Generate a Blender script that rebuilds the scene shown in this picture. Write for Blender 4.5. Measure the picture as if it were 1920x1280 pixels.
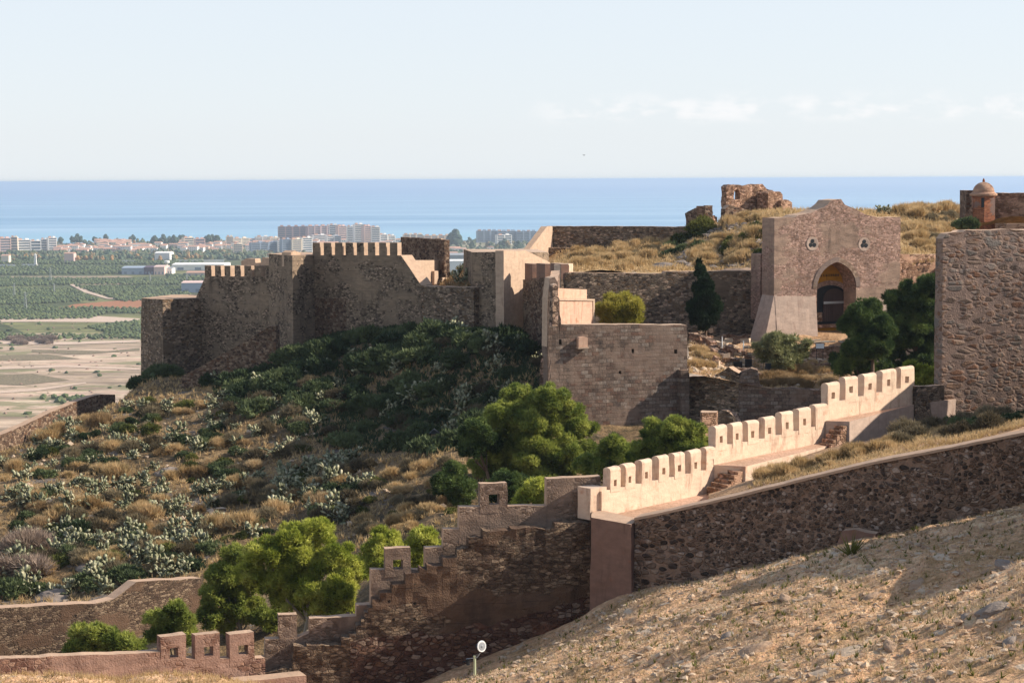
import bpy, bmesh, math, random
import numpy as np
from mathutils import Vector, Matrix
random.seed(7); rng = np.random.default_rng(7)
for o in list(bpy.data.objects): bpy.data.objects.remove(o)
sc = bpy.context.scene
COL = sc.collection
# ------------------------------------------------------------------ camera, world, sun, exposure
F = 3600.0; W0, H0 = 1920.0, 1280.0
CAMZ = 140.0; EYE = 336.6
TH = math.atan((H0/2-EYE)/F); RO = 0.0050
r0 = np.array([1, 0, 0.]); u0 = np.array([0, math.sin(TH), math.cos(TH)]); fw = np.array([0, math.cos(TH), -math.sin(TH)])
RT = math.cos(RO)*r0-math.sin(RO)*u0; UP = math.sin(RO)*r0+math.cos(RO)*u0
CAM = np.array([0, 0, CAMZ])
cd = bpy.data.cameras.new("camera"); cam = bpy.data.objects.new("camera", cd); COL.objects.link(cam)
cam.matrix_world = Matrix(((RT[0], UP[0], -fw[0], 0), (RT[1], UP[1], -fw[1], 0), (RT[2], UP[2], -fw[2], CAMZ), (0, 0, 0, 1)))
cd.sensor_width = 36; cd.lens = 36*F/W0; cd.clip_start = 0.5; cd.clip_end = 200000
sc.camera = cam
SUN_AZ = math.radians(3)      # degrees ahead of the camera's right
SUN_EL = math.radians(32)
S = Vector((math.cos(SUN_AZ)*math.cos(SUN_EL), math.sin(SUN_AZ)*math.cos(SUN_EL), math.sin(SUN_EL)))
ld = bpy.data.lights.new("sun", 'SUN'); lo = bpy.data.objects.new("sun", ld); COL.objects.link(lo)
ld.energy = 4.7; ld.angle = math.radians(0.5); ld.color = (1, 0.91, 0.79)
lo.rotation_euler = S.to_track_quat('Z', 'Y').to_euler(); lo.location = (60, 60, 220)
world = bpy.data.worlds.new("World"); sc.world = world; world.use_nodes = True
nt = world.node_tree; nt.nodes.clear()
wo = nt.nodes.new('ShaderNodeOutputWorld'); bg = nt.nodes.new('ShaderNodeBackground')
sky = nt.nodes.new('ShaderNodeTexSky'); sky.sky_type = 'NISHITA'; sky.sun_disc = False
sky.sun_elevation = SUN_EL; sky.sun_rotation = math.pi/2-SUN_AZ
sky.air_density = 1.0; sky.dust_density = 0.6; sky.ozone_density = 1.6; sky.altitude = 0
tc = nt.nodes.new('ShaderNodeTexCoord'); sx = nt.nodes.new('ShaderNodeSeparateXYZ'); cx = nt.nodes.new('ShaderNodeCombineXYZ')
mx = nt.nodes.new('ShaderNodeMath'); mx.operation = 'MAXIMUM'; mx.inputs[1].default_value = 0.022
nt.links.new(tc.outputs['Generated'], sx.inputs[0]); nt.links.new(sx.outputs[0], cx.inputs[0]); nt.links.new(sx.outputs[1], cx.inputs[1])
nt.links.new(sx.outputs[2], mx.inputs[0]); nt.links.new(mx.outputs[0], cx.inputs[2]); nt.links.new(cx.outputs[0], sky.inputs[0])
# faint cumulus near the horizon, a veil of thin cloud
def WN(t, **k):
    n = nt.nodes.new(t)
    for a, b in k.items(): setattr(n, a, b)
    return n
mp = WN('ShaderNodeMapping'); mp.inputs['Scale'].default_value = (26, 26, 70)
nz = WN('ShaderNodeTexNoise'); nz.inputs['Scale'].default_value = 1.6; nz.inputs['Detail'].default_value = 9; nz.inputs['Roughness'].default_value = .62
nt.links.new(tc.outputs['Generated'], mp.inputs[0]); nt.links.new(mp.outputs[0], nz.inputs[0])
cr = WN('ShaderNodeMapRange'); cr.inputs[1].default_value = .47; cr.inputs[2].default_value = .62
nt.links.new(nz.outputs[0], cr.inputs[0])
b1 = WN('ShaderNodeMapRange', interpolation_type='SMOOTHSTEP'); b1.inputs[1].default_value = .026; b1.inputs[2].default_value = .033
b2 = WN('ShaderNodeMapRange', interpolation_type='SMOOTHSTEP'); b2.inputs[1].default_value = .047; b2.inputs[2].default_value = .036
b3 = WN('ShaderNodeMapRange', interpolation_type='SMOOTHSTEP'); b3.inputs[1].default_value = 0.0; b3.inputs[2].default_value = .04
nt.links.new(sx.outputs[2], b1.inputs[0]); nt.links.new(sx.outputs[2], b2.inputs[0]); nt.links.new(sx.outputs[0], b3.inputs[0])
def wmul(a, b):
    m = WN('ShaderNodeMath', operation='MULTIPLY'); nt.links.new(a, m.inputs[0])
    if isinstance(b, float): m.inputs[1].default_value = b
    else: nt.links.new(b, m.inputs[1])
    return m.outputs[0]
cm = wmul(wmul(wmul(cr.outputs[0], b1.outputs[0]), b2.outputs[0]), wmul(b3.outputs[0], .42))
veil = WN('ShaderNodeMix', data_type='RGBA'); veil.inputs[0].default_value = .82; veil.inputs['B'].default_value = (4.3, 4.6, 5.0, 1)
nt.links.new(sky.outputs[0], veil.inputs['A'])
vf = WN('ShaderNodeMapRange', interpolation_type='SMOOTHSTEP'); vf.inputs[1].default_value = .15; vf.inputs[2].default_value = .6; vf.inputs[3].default_value = .84; vf.inputs[4].default_value = .18
nt.links.new(sx.outputs[2], vf.inputs[0]); nt.links.new(vf.outputs[0], veil.inputs[0])
cl = WN('ShaderNodeMix', data_type='RGBA'); cl.inputs['B'].default_value = (5.9, 5.65, 5.6, 1)
nt.links.new(cm, cl.inputs[0]); nt.links.new(veil.outputs['Result'], cl.inputs['A'])
nt.links.new(cl.outputs['Result'], bg.inputs[0]); bg.inputs[1].default_value = 0.12
nt.links.new(bg.outputs[0], wo.inputs[0])
vs = sc.view_settings; vs.view_transform = 'Standard'; vs.look = 'None'; vs.gamma = 1; vs.use_curve_mapping = False; vs.exposure = 0.66
sc.cycles.max_bounces = 6; sc.cycles.transparent_max_bounces = 8
sc.cycles.volume_bounces = 1

# ------------------------------------------------------------------ photograph geometry helpers
def ray(px, py): return fw*F+RT*(px-W0/2)+UP*(H0/2-py)
def U(px, py, D):
    d = ray(px, py); return CAM+d*(D/d[1])
def onz(px, py, z=0.0):
    d = ray(px, py); return CAM+d*((z-CAMZ)/d[2])
def proj(P):
    v = np.asarray(P)-CAM; c = v@fw
    return W0/2+F*(v@RT)/c, H0/2-F*(v@UP)/c
class Line:      # a vertical wall plane through two plan points
    def __init__(s, a, b, y=700, off=0):
        if len(a) == 2:
            s.A = U(a[0], y, a[1])[:2]; s.B = U(b[0], y, b[1])[:2]
        else:
            s.A = U(*a)[:2]; s.B = U(*b)[:2]
        s.len = np.linalg.norm(s.B-s.A); s.u = (s.B-s.A)/s.len
        s.n = np.array([s.u[1], -s.u[0]])
        s.A = s.A+s.n*off; s.B = s.B+s.n*off
    def at(s, px, py):
        d = ray(px, py)
        m = np.array([[d[0], -s.u[0]], [d[1], -s.u[1]]])
        t, q = np.linalg.solve(m, s.A)
        return q, CAMZ+d[2]*t
    def w(s, q, z, o=0.0):
        p = s.A+s.u*q+s.n*o; return np.array([p[0], p[1], z])
# value noise
def _h(i, j, k):
    n = (i*374761393+j*668265263+k*2147483647 % 1000003*1274126177) & 0xffffffff
    n = ((n ^ (n >> 13))*1274126177) & 0xffffffff
    return ((n ^ (n >> 16)) & 0xffff)/65535.0
def unit(v): return v/np.maximum(np.linalg.norm(v, axis=-1, keepdims=True), 1e-9)
def vnoise(P):
    P = np.asarray(P, float); I = np.floor(P).astype(np.int64); f = P-I; f = f*f*(3-2*f); r = 0
    for a in (0, 1):
        for b in (0, 1):
            for c in (0, 1):
                w = (f[..., 0] if a else 1-f[..., 0])*(f[..., 1] if b else 1-f[..., 1])*(f[..., 2] if c else 1-f[..., 2])
                r = r+w*_h(I[..., 0]+a, I[..., 1]+b, I[..., 2]+c)
    return r*2-1
def fbm(P, o=4):
    P = np.asarray(P, float); r = 0; a = 1
    for i in range(o): r = r+a*vnoise(P*2**i+i*17.3); a *= .5
    return r/1.8
# ------------------------------------------------------------------ object helpers
def L(c, g=None):
    if isinstance(c, str):
        c = c.lstrip('#'); c = [int(c[i:i+2], 16)/255 for i in (0, 2, 4)]
        c = [x/12.92 if x <= .04045 else ((x+.055)/1.055)**2.4 for x in c]
    return (c[0], c[1], c[2], 1)
def mesh_np(name, V, Fc, mats, smooth=False, mi=None):
    V = np.asarray(V, np.float32); me = bpy.data.meshes.new(name)
    if isinstance(Fc, np.ndarray):
        k = Fc.shape[1]; n = len(Fc)
        me.vertices.add(len(V)); me.vertices.foreach_set('co', V.ravel())
        me.loops.add(n*k); me.loops.foreach_set('vertex_index', Fc.astype(np.int32).ravel())
        me.polygons.add(n); me.polygons.foreach_set('loop_start', np.arange(n, dtype=np.int32)*k)
        me.update(calc_edges=True)
    else:
        me.from_pydata(V.tolist(), [], Fc); me.update()
    if not isinstance(mats, (list, tuple)): mats = [mats]
    for m in mats: me.materials.append(m)
    if mi is not None: me.polygons.foreach_set('material_index', np.asarray(mi, np.int32))
    me.polygons.foreach_set('use_smooth', np.full(len(me.polygons), smooth)); me.update()
    return me
def tag(o, label=None, cat=None, group=None, kind=None):
    if label: o['label'] = label
    if cat: o['category'] = cat
    if group: o['group'] = group
    if kind: o['kind'] = kind
    return o
def link(name, me, parent=None, loc=None, label=None, cat=None, group=None, kind=None):
    o = bpy.data.objects.new(name, me); COL.objects.link(o)
    if loc is not None: o.location = loc
    if parent is not None: o.parent = parent
    return tag(o, label, cat, group, kind)
def empty(name, loc, label, cat, group=None):
    e = bpy.data.objects.new(name, None); COL.objects.link(e); e.location = tuple(float(x) for x in loc)
    e.empty_display_size = .5
    return tag(e, label, cat, group)
def part(name, V, Fc, mats, parent, smooth=False, mi=None, label=None):
    V = np.asarray(V, float)
    base = np.zeros(3); p = parent
    while p is not None: base = base+np.array(p.location); p = p.parent
    o = link(name, mesh_np(name, V-base, Fc, mats, smooth, mi), parent)
    if label: o['label'] = label
    return o
def solo(name, V, Fc, mats, label, cat, group=None, kind=None, smooth=False, mi=None):
    V = np.asarray(V, float); b = np.array([V[:, 0].mean(), V[:, 1].mean(), V[:, 2].min()])
    return link(name, mesh_np(name, V-b, Fc, mats, smooth, mi), None, b, label, cat, group, kind)
class MB:       # collects pieces into one mesh
    def __init__(s): s.V = []; s.F = []
    def add(s, V, Fc):
        n = len(s.V); s.V += [tuple(map(float, v)) for v in V]; s.F += [tuple(int(i)+n for i in f) for f in Fc]; return s
    def box(s, c, sz, rz=0.0, taper=1.0):
        ca, sa = math.cos(rz), math.sin(rz); V = []
        for z in (-.5, .5):
            k = taper if z > 0 else 1
            for a, b in ((-.5, -.5), (.5, -.5), (.5, .5), (-.5, .5)):
                x, y = a*sz[0]*k, b*sz[1]*k
                V.append((c[0]+x*ca-y*sa, c[1]+x*sa+y*ca, c[2]+z*sz[2]))
        return s.add(V, [(0, 3, 2, 1), (4, 5, 6, 7), (0, 1, 5, 4), (1, 2, 6, 5), (2, 3, 7, 6), (3, 0, 4, 7)])
    def tube(s, pts, rad, n=8):
        pts = [np.array(p, float) for p in pts]; V = []; m = len(pts)
        for i, p in enumerate(pts):
            d = pts[min(i+1, m-1)]-pts[max(i-1, 0)]; d = d/(np.linalg.norm(d)+1e-9)
            a = np.cross(d, [0, 0, 1.]) if abs(d[2]) < .9 else np.cross(d, [1., 0, 0]); a /= np.linalg.norm(a); b = np.cross(d, a)
            r = rad[i] if hasattr(rad, '__len__') else rad
            for k in range(n):
                t = 2*math.pi*k/n; V.append(p+r*(math.cos(t)*a+math.sin(t)*b))
        Fc = [(i*n+k, i*n+(k+1) % n, (i+1)*n+(k+1) % n, (i+1)*n+k) for i in range(m-1) for k in range(n)]
        Fc += [tuple(range(n))[::-1], tuple(range((m-1)*n, m*n))]
        return s.add(V, Fc)

# ------------------------------------------------------------------ materials
def new_mat(name):
    m = bpy.data.materials.new(name); m.use_nodes = True; t = m.node_tree; t.nodes.clear()
    o = t.nodes.new('ShaderNodeOutputMaterial'); p = t.nodes.new('ShaderNodeBsdfPrincipled'); t.links.new(p.outputs[0], o.inputs[0])
    p.inputs['Roughness'].default_value = .9; p.inputs['Specular IOR Level'].default_value = .2
    return m, t, p, o
class NG:
    def __init__(s, t): s.t = t; s.pos = t.nodes.new('ShaderNodeNewGeometry').outputs['Position']
    def n(s, ty, **k):
        x = s.t.nodes.new(ty)
        for a, b in k.items(): setattr(x, a, b)
        return x
    def set(s, sock, v):
        if hasattr(v, 'is_output'): s.t.links.new(v, sock)
        else: sock.default_value = v
    def map(s, scale, v=None, rot=(0, 0, 0)):
        m = s.n('ShaderNodeMapping'); m.inputs['Scale'].default_value = scale if hasattr(scale, '__len__') else (scale,)*3
        m.inputs['Rotation'].default_value = rot
        s.set(m.inputs[0], v or s.pos); return m.outputs[0]
    def noise(s, v, sc_=1, det=4, ro=.55, dist=0, col=False):
        x = s.n('ShaderNodeTexNoise'); x.inputs['Scale'].default_value = sc_; x.inputs['Detail'].default_value = det
        x.inputs['Roughness'].default_value = ro; x.inputs['Distortion'].default_value = dist; s.set(x.inputs[0], v)
        return x.outputs[1 if col else 0]
    def vor(s, v, sc_=1, feat='F1', out=0, rnd=1.0):
        x = s.n('ShaderNodeTexVoronoi', feature=feat); x.inputs['Scale'].default_value = sc_; x.inputs['Randomness'].default_value = rnd
        s.set(x.inputs[0], v); return x.outputs[out]
    def rng(s, v, a, b, c=0., d=1., smooth=True):
        x = s.n('ShaderNodeMapRange', interpolation_type='SMOOTHSTEP' if smooth else 'LINEAR')
        for i, q in enumerate((v, a, b, c, d)): s.set(x.inputs[i], q)
        return x.outputs[0]
    def ramp(s, v, stops, const=False):
        x = s.n('ShaderNodeValToRGB'); e = x.color_ramp.elements
        if const: x.color_ramp.interpolation = 'CONSTANT'
        while len(e) < len(stops): e.new(.5)
        for q, (p, c) in zip(e, stops): q.position = p; q.color = L(c)
        s.set(x.inputs[0], v); return x.outputs[0]
    def mix(s, f, a, b, mode='MIX'):
        x = s.n('ShaderNodeMix', data_type='RGBA', blend_type=mode)
        s.set(x.inputs[0], f); s.set(x.inputs['A'], a if hasattr(a, 'is_output') else L(a)); s.set(x.inputs['B'], b if hasattr(b, 'is_output') else L(b))
        return x.outputs['Result']
    def math(s, op, a, b=0.0):
        x = s.n('ShaderNodeMath', operation=op); s.set(x.inputs[0], a); s.set(x.inputs[1], b); return x.outputs[0]
    def bump(s, h, st, dist, p):
        x = s.n('ShaderNodeBump'); x.inputs['Strength'].default_value = st; x.inputs['Distance'].default_value = dist
        s.set(x.inputs['Height'], h); s.t.links.new(x.outputs[0], p.inputs['Normal'])
    def dist(s, v, amt, sc_):
        c = s.noise(v, sc_, 3, col=True)
        a = s.n('ShaderNodeVectorMath', operation='MULTIPLY_ADD'); s.set(a.inputs[0], c); a.inputs[1].default_value = (amt,)*3; s.set(a.inputs[2], v)
        return a.outputs[0]

def masonry(name, cols, mortar, size=.35, flat=1.8, mw=.10, plaster=.35, pcol='b9a08c', stain=.5, bump=.5, edge=.25, big=None, stcol='3a302c', rnd=0., lift=0.):
    """random stone: size = stone width in m, plaster = share covered by render"""
    m, t, p, o = new_mat(name); g = NG(t)
    v = g.dist(g.map((1/size, 1/size, flat/size)), .55, .9)
    if big:
        v2 = g.dist(g.map((1/big, 1/big, 1.35*flat/big)), .4, .8)
        sel = g.rng(g.noise(g.map(.35), 1, 3), .45, .55)
        cell = g.mix(sel, g.vor(v, 1, out=1), g.vor(v2, 1, out=1))
        ed = g.mix(sel, g.vor(v, 1, 'DISTANCE_TO_EDGE'), g.vor(v2, 1, 'DISTANCE_TO_EDGE'))
    else:
        cell = g.vor(v, 1, out=1); ed = g.vor(v, 1, 'DISTANCE_TO_EDGE')
    sep = g.n('ShaderNodeSeparateColor'); g.set(sep.inputs[0], cell)
    n = len(cols); sc_ = g.ramp(sep.outputs[0], [(i/n, c) for i, c in enumerate(cols)], True)
    sc_ = g.mix(.5, sc_, g.ramp(g.noise(g.map(9), 1, 4), [(.3, '55504c'), (.7, 'c8c0b8')]), 'OVERLAY')
    mask = g.rng(ed, 0, mw)
    if rnd:
        f1 = g.mix(sel, g.vor(v, 1, out=0), g.vor(v2, 1, out=0)) if big else g.vor(v, 1, out=0)
        f1 = g.math('ADD', f1, g.math('MULTIPLY', g.noise(g.map(4), 1, 4), .3))
        mask = g.math('MULTIPLY', mask, g.rng(f1, rnd+.12, rnd, 0, 1))
    mc = g.mix(.4, mortar, g.ramp(g.noise(g.map(5), 1, 5), [(.3, '605a55'), (.7, 'b8b0a8')]), 'OVERLAY')
    stone = g.mix(mask, mc, sc_)
    pn = g.noise(g.map((.30, .30, .45)), 1, 6, .6)
    pm = g.rng(pn, .5-(plaster-.5)*.45-.03, .5-(plaster-.5)*.45+.03) if plaster > 0 else None
    pc = g.mix(.55, pcol, g.ramp(g.noise(g.map((1.1, 1.1, 3.5)), 1, 7, .65), [(.25, '4d4642'), (.75, 'd0c8c0')]), 'OVERLAY')
    c = g.mix(pm, stone, pc) if plaster > 0 else stone
    if lift:
        sz = g.n('ShaderNodeSeparateXYZ'); g.set(sz.inputs[0], g.dist(g.pos, .10, .8)); fr = g.math('FRACT', g.math('DIVIDE', sz.outputs[2], lift))
        ln_ = g.math('MULTIPLY', g.rng(fr, .0, .05, 1, 0), g.rng(g.noise(g.map(.8), 1, 3), .4, .55)); c = g.mix(g.math('MULTIPLY', ln_, .75), c, '2c2420')
        hl = g.vor(g.map((1.15, 1.15, 1/lift)), 1, rnd=.35); c = g.mix(g.rng(hl, .10, .07, 0, .9), c, '120e0c')
    # weathering: vertical streaks and large blotches
    st = g.rng(g.noise(g.map((.9, .9, .22)), 1, 7, .68), .50, .70)
    c = g.mix(g.math('MULTIPLY', st, stain), c, stcol)
    bl = g.ramp(g.noise(g.map(.22), 1, 4), [(.3, '6e6864'), (.7, 'a8a29c')])
    c = g.mix(.45, c, bl, 'OVERLAY')
    t.links.new(c, p.inputs['Base Color'])
    hs = g.math('MULTIPLY', mask, 1.0)
    if plaster > 0:
        inv = g.math('SUBTRACT', 1.0, pm); hs = g.math('MULTIPLY', hs, inv); hs = g.math('ADD', hs, g.math('MULTIPLY', pm, 1.1))
    h = g.math('ADD', hs, g.math('MULTIPLY', g.noise(g.map(14), 1, 4), .8))
    g.bump(h, min(1, bump*1.2), .085, p)
    return m
def coursed(name, cols, mortar, w=.6, h=.28, stain=.4, bump=.4, rot=0.0, pat=.25, patc='8a7a72'):
    """coursed blocks or brick: horizontal joints in z, vertical joints staggered"""
    m, t, p, o = new_mat(name); g = NG(t)
    v = g.dist(g.pos, .06, 1.2)
    sp = g.n('ShaderNodeSeparateXYZ'); g.set(sp.inputs[0], v); cb = g.n('ShaderNodeCombineXYZ')
    hx = g.math('ADD', g.math('MULTIPLY', sp.outputs[0], math.cos(rot)), g.math('MULTIPLY', sp.outputs[1], math.sin(rot)))
    g.set(cb.inputs[0], hx); g.set(cb.inputs[1], sp.outputs[2])
    b = g.n('ShaderNodeTexBrick'); g.set(b.inputs[0], cb.outputs[0]); b.inputs['Scale'].default_value = 1
    b.inputs['Brick Width'].default_value = w; b.inputs['Row Height'].default_value = h; b.inputs['Mortar Size'].default_value = h*.07; b.inputs['Mortar Smooth'].default_value = .4
    b.inputs['Color1'].default_value = (0, 0, 0, 1); b.inputs['Color2'].default_value = (1, 1, 1, 1); b.inputs['Mortar'].default_value = (.5, .5, .5, 1)
    n = len(cols); c = g.ramp(b.outputs[0], [(i/n, q) for i, q in enumerate(cols)])
    c = g.mix(.6, c, g.ramp(g.noise(g.map(7), 1, 5), [(.3, '55504c'), (.7, 'c8c0b8')]), 'OVERLAY')
    c = g.mix(b.outputs[1], c, mortar)
    pm = g.rng(g.noise(g.map(.35), 1, 6, .62), .56-pat*.3, .60-pat*.3)
    c = g.mix(g.math('MULTIPLY', pm, .75), c, patc)
    st = g.rng(g.noise(g.map((1.3, 1.3, .15)), 1, 5, .6), .5, .75)
    c = g.mix(g.math('MULTIPLY', st, stain), c, '3c342f')
    c = g.mix(.4, c, g.ramp(g.noise(g.map(.3), 1, 4), [(.3, '6e6864'), (.7, 'a8a29c')]), 'OVERLAY')
    t.links.new(c, p.inputs['Base Color'])
    hh = g.math('ADD', g.math('MULTIPLY', g.math('SUBTRACT', 1.0, b.outputs[1]), .8), g.math('MULTIPLY', g.noise(g.map(9), 1, 4), .7))
    g.bump(hh, bump, .05, p)
    return m
def plaster(name, base, dark='6b5a50', amt=.4, bump=.25, rust=None):
    m, t, p, o = new_mat(name); g = NG(t)
    c = g.mix(.35, base, g.ramp(g.noise(g.map((1.6, 1.6, 4)), 1, 7, .65), [(.25, '5a5450'), (.75, 'cfc8c0')]), 'OVERLAY')
    st = g.rng(g.noise(g.map((2.2, 2.2, .5)), 1, 6, .65), .5, .72)
    c = g.mix(g.math('MULTIPLY', st, amt), c, dark)
    if rust: c = g.mix(g.rng(g.noise(g.map((.7, .7, .9)), 1, 7, .7), .58, .68, 0, .7), c, rust)
    t.links.new(c, p.inputs['Base Color']); g.bump(g.noise(g.map(6), 1, 7, .65), bump, .05, p)
    return m
def ground(name, cols, sc_=1.0, bump=.6, spots=None, rock=None):
    m, t, p, o = new_mat(name); g = NG(t)
    a = g.noise(g.map(.16*sc_), 1, 8, .68); b = g.noise(g.map(1.7*sc_), 1, 6, .65)
    f = g.math('ADD', g.math('MULTIPLY', a, .55), g.math('MULTIPLY', b, .45))
    c = g.ramp(f, [(.36+.28*i/(len(cols)-1), q) for i, q in enumerate(cols)])
    c = g.mix(.55, c, g.ramp(g.noise(g.map(8*sc_), 1, 5, .7), [(.3, '4e4a46'), (.7, 'cac4bc')]), 'OVERLAY')
    if spots:
        s_ = g.rng(g.noise(g.map(.55*sc_), 1, 6, .7), .56, .66, 0, .8); c = g.mix(s_, c, spots)
    if rock:
        s_ = g.rng(g.noise(g.map((.28*sc_, .28*sc_, 1.2*sc_)), 1, 7, .6, .4), .60, .64, 0, .9); c = g.mix(s_, c, rock)
    t.links.new(c, p.inputs['Base Color'])
    h = g.math('ADD', g.noise(g.map(3*sc_), 1, 8, .7), g.math('MULTIPLY', g.vor(g.map(5*sc_), 1), .4))
    g.bump(h, bump, .25/sc_, p)
    return m
def leafmat(name, cols, trans=.35, nsc=.8, rnd=False):
    m, t, p, o = new_mat(name); g = NG(t)
    f = g.noise(g.map(nsc), 1, 4, .6)
    if rnd:
        oi = g.n('ShaderNodeObjectInfo'); f = g.math('ADD', g.math('MULTIPLY', f, .6), g.math('MULTIPLY', oi.outputs['Random'], .4))
    c = g.ramp(f, [(.34+.32*i/(len(cols)-1), q) for i, q in enumerate(cols)])
    t.links.new(c, p.inputs['Base Color']); p.inputs['Roughness'].default_value = .65
    if trans:
        tr = g.n('ShaderNodeBsdfTranslucent'); t.links.new(c, tr.inputs[0]); ms = g.n('ShaderNodeMixShader'); ms.inputs[0].default_value = trans
        t.links.new(p.outputs[0], ms.inputs[1]); t.links.new(tr.outputs[0], ms.inputs[2]); t.links.new(ms.outputs[0], o.inputs[0])
    return m
def flatmat(name, c, rough=.8, var=.15, metal=0):
    m, t, p, o = new_mat(name); g = NG(t)
    cc = g.mix(var, c, g.ramp(g.noise(g.map(.7), 1, 5), [(.3, '505050'), (.7, 'c8c8c8')]), 'OVERLAY')
    t.links.new(cc, p.inputs['Base Color']); p.inputs['Roughness'].default_value = rough; p.inputs['Metallic'].default_value = metal
    return m
STONE = ['6a5244', '7d6a5c', '8f7a68', '5b4a42', 'a08c78', '77553f', '958676', '4c413c']
M = {}
M['castle'] = masonry('castle_rubble', ['8a7a6a', 'a08e7a', 'b8a48c', '64564a', 'ccbaa2', '90755a'], 'a08e7a', .36, 2.0, .14, .26, '80705f', .5, .9)
M['castle_pl'] = masonry('castle_render', ['8a7a6a', 'a08e7a', 'b8a48c', '64564a', 'ccbaa2'], 'a08e7a', .30, 2.0, .14, .47, '9e8c78', .55, .8, stcol='332b28', lift=.92)
M['castle_rough'] = masonry('rough_rubble', ['8a7260', 'a58d77', '6e5748', 'b39c86', '7c5c48', '5a4840'], 'a08a76', .32, 1.5, .12, .12, 'a08a76', .35, .8)
M['curtain'] = coursed('curtain_blocks', ['7a6a60', '8c7a6e', '958478', '70645c', '84685a', '9c9086'], '5f5046', .55, .27, .35, .7, 0.1, .15, '8a7668')
M['gate'] = masonry('gate_stone', ['ab8e7e', 'bca090', 'c8ae9e', '9c8070', 'b3927e', 'd2baaa'], 'bea292', .22, 1.9, .10, .42, 'b59d8b', .35, .5, stcol='6e564c')
M['gate_base'] = plaster('gate_base_render', 'b8a292', '8a6e62', .45, .4)
M['bigwall'] = masonry('big_tower_stone', ['8f7462', '9a7e6a', '837a72', 'a58c78', '8e6a54', '857264', '9d8f84', '756458'], 'a38c7e', .48, 1.9, .22, .18, '8d8780', .2, .6, big=.85, rnd=.66)
M['fore'] = masonry('foreground_stone', ['6e5c50', '8a7666', '9c8674', '4a403a', 'ae9a88', '7c6656', '5c504a', 'c4b6a8', '8e7868'], 'a88e7a', .19, 1.3, .16, .14, '927868', .35, 1.0, big=.35, rnd=.72)
M['step'] = masonry('stepped_wall_stone', ['7a6656', '907c68', '6a584a', 'a8947e', '5e4e42', '9a8670'], '8c7662', .28, 2.2, .12, .42, '76604f', .5, .8, lift=.8)
M['step_base'] = masonry('stepped_base_stone', ['7a5e50', '96806f', '6a4c40', 'a89484', '5e463c', '8b6c58'], '6f5448', .32, 1.8, .12, .10, '8e6754', .35, .9, rnd=.75)
M['parapet'] = masonry('parapet_render', ['8e7868', 'a48e7c', '7c6858', 'b8a290'], '9a8472', .28, 1.9, .12, .50, 'a08c7c', .45, .5, stcol='4a3c36')
M['pink'] = masonry('pink_wall', ['8c6c5e', 'a3826f', '7a5a4e', 'b0927f', '8a6858'], '9c7e70', .30, 1.9, .12, .50, 'a98c7e', .3, .5, stcol='6a4a40')
M['white'] = plaster('whitewashed_render', 'd4bea6', '8a6c5a', .7, .5, 'b8866a')
M['whitecap'] = plaster('whitewash_worn', 'c2ac98', 'a58a76', .35, .3)
M['cap'] = plaster('lit_mortar_cap', 'b89c84', '8a6f5c', .3, .5)  # paler wall tops: sunlight on upper faces put into the mortar colour
M['litplaster'] = plaster('sunlit_plaster', 'bea58e', '8a6c58', .45, .4)  # pale tone for sunlit faces, brightness put into the colour
M['rustpl'] = plaster('rust_stained_plaster', 'c9a890', '8d5f48', .5, .3, '9e5f40')
M['pier'] = plaster('pier_render', '84685a', '4c3c36', .55, .5, '8a5a44')
M['walk'] = ground('walk_floor', ['a98a72', 'c0a088', 'cdb09a'], 1.6, .4)
M['brick'] = coursed('red_brick', ['9c5f42', 'b5734f', 'a86a4a', 'c08060', '8c5038'], 'c0997c', .26, .085, .12, .4, .3, .05)
M['ruin'] = masonry('ruin_stone', ['b08e74', 'c4a288', '9c7860', 'd0b49c', '8a6a54'], 'b8967c', .34, 1.7, .12, .35, 'c8a88e', .2, .9, stcol='6e5444')
M['field_stone'] = masonry('dry_stone', ['a8907e', 'c0a894', '8a7464', 'd0bcaa', '6e5a4e', 'b59a84'], '5a483e', .40, 1.6, .07, 0, '8a7767', .1, 1.0)
M['hill'] = ground('hillside_soil', ['4a4232', '66563e', '80694c', '9a8260', 'ac9472'], 1.0, .9, '2e2f1e', '6e6660')
M['upper'] = ground('upper_hill_soil', ['88704a', 'a68a60', 'c0a276', 'ceb288'], 1.0, .7, '6a6240', '9a8c7c')
M['fground'] = ground('foreground_dirt', ['94724e', 'b8966c', 'd2b088', 'e2c6a0', 'f0dcc0'], 2.0, 1.0, '7c6644', 'c8b49c')
M['sandstone_ground'] = ground('terrace_soil', ['8a6c50', 'ad8a68', 'c6a480', 'd2b494'], 1.2, .7)
M['pine_l'] = leafmat('pine_needles_bright', ['6c7a28', '949c3c', 'b6b852', 'cccb6c'], .42)
M['pine_m'] = leafmat('pine_needles', ['50602a', '76823a', '9aa04c', 'b4b65e'], .38)
M['pine_d'] = leafmat('pine_needles_dark', ['2a3c1e', '42542c', '5e6e38', '7c8848'], .25)
M['cyp'] = leafmat('cypress_green', ['16240f', '20321a', '2b4020'], .1)
M['olive'] = leafmat('olive_leaf', ['6f7048', '868759', '9a9a70', '7a7a4c'], .25)
M['yellowbush'] = leafmat('yellow_broom', ['8a8432', 'a39a42', 'b5aa55'], .4)
M['bark'] = flatmat('pine_bark', '6e5a4a', .9, .4)
M['palebark'] = flatmat('pale_bark', 'a39888', .9, .3)
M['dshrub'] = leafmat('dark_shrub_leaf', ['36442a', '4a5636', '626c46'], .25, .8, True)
M['gshrub'] = leafmat('green_shrub_leaf', ['3e451e', '555a28', '6e6e34'], .25, .8, True)
M['tshrub'] = leafmat('dry_shrub_twig', ['544a38', '70644c', '8c7e62'], .3, .8, True)
M['oshrub'] = leafmat('orange_dry_grass', ['8e7450', 'a68c68', 'bfa680'], .4, .8, True)
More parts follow.
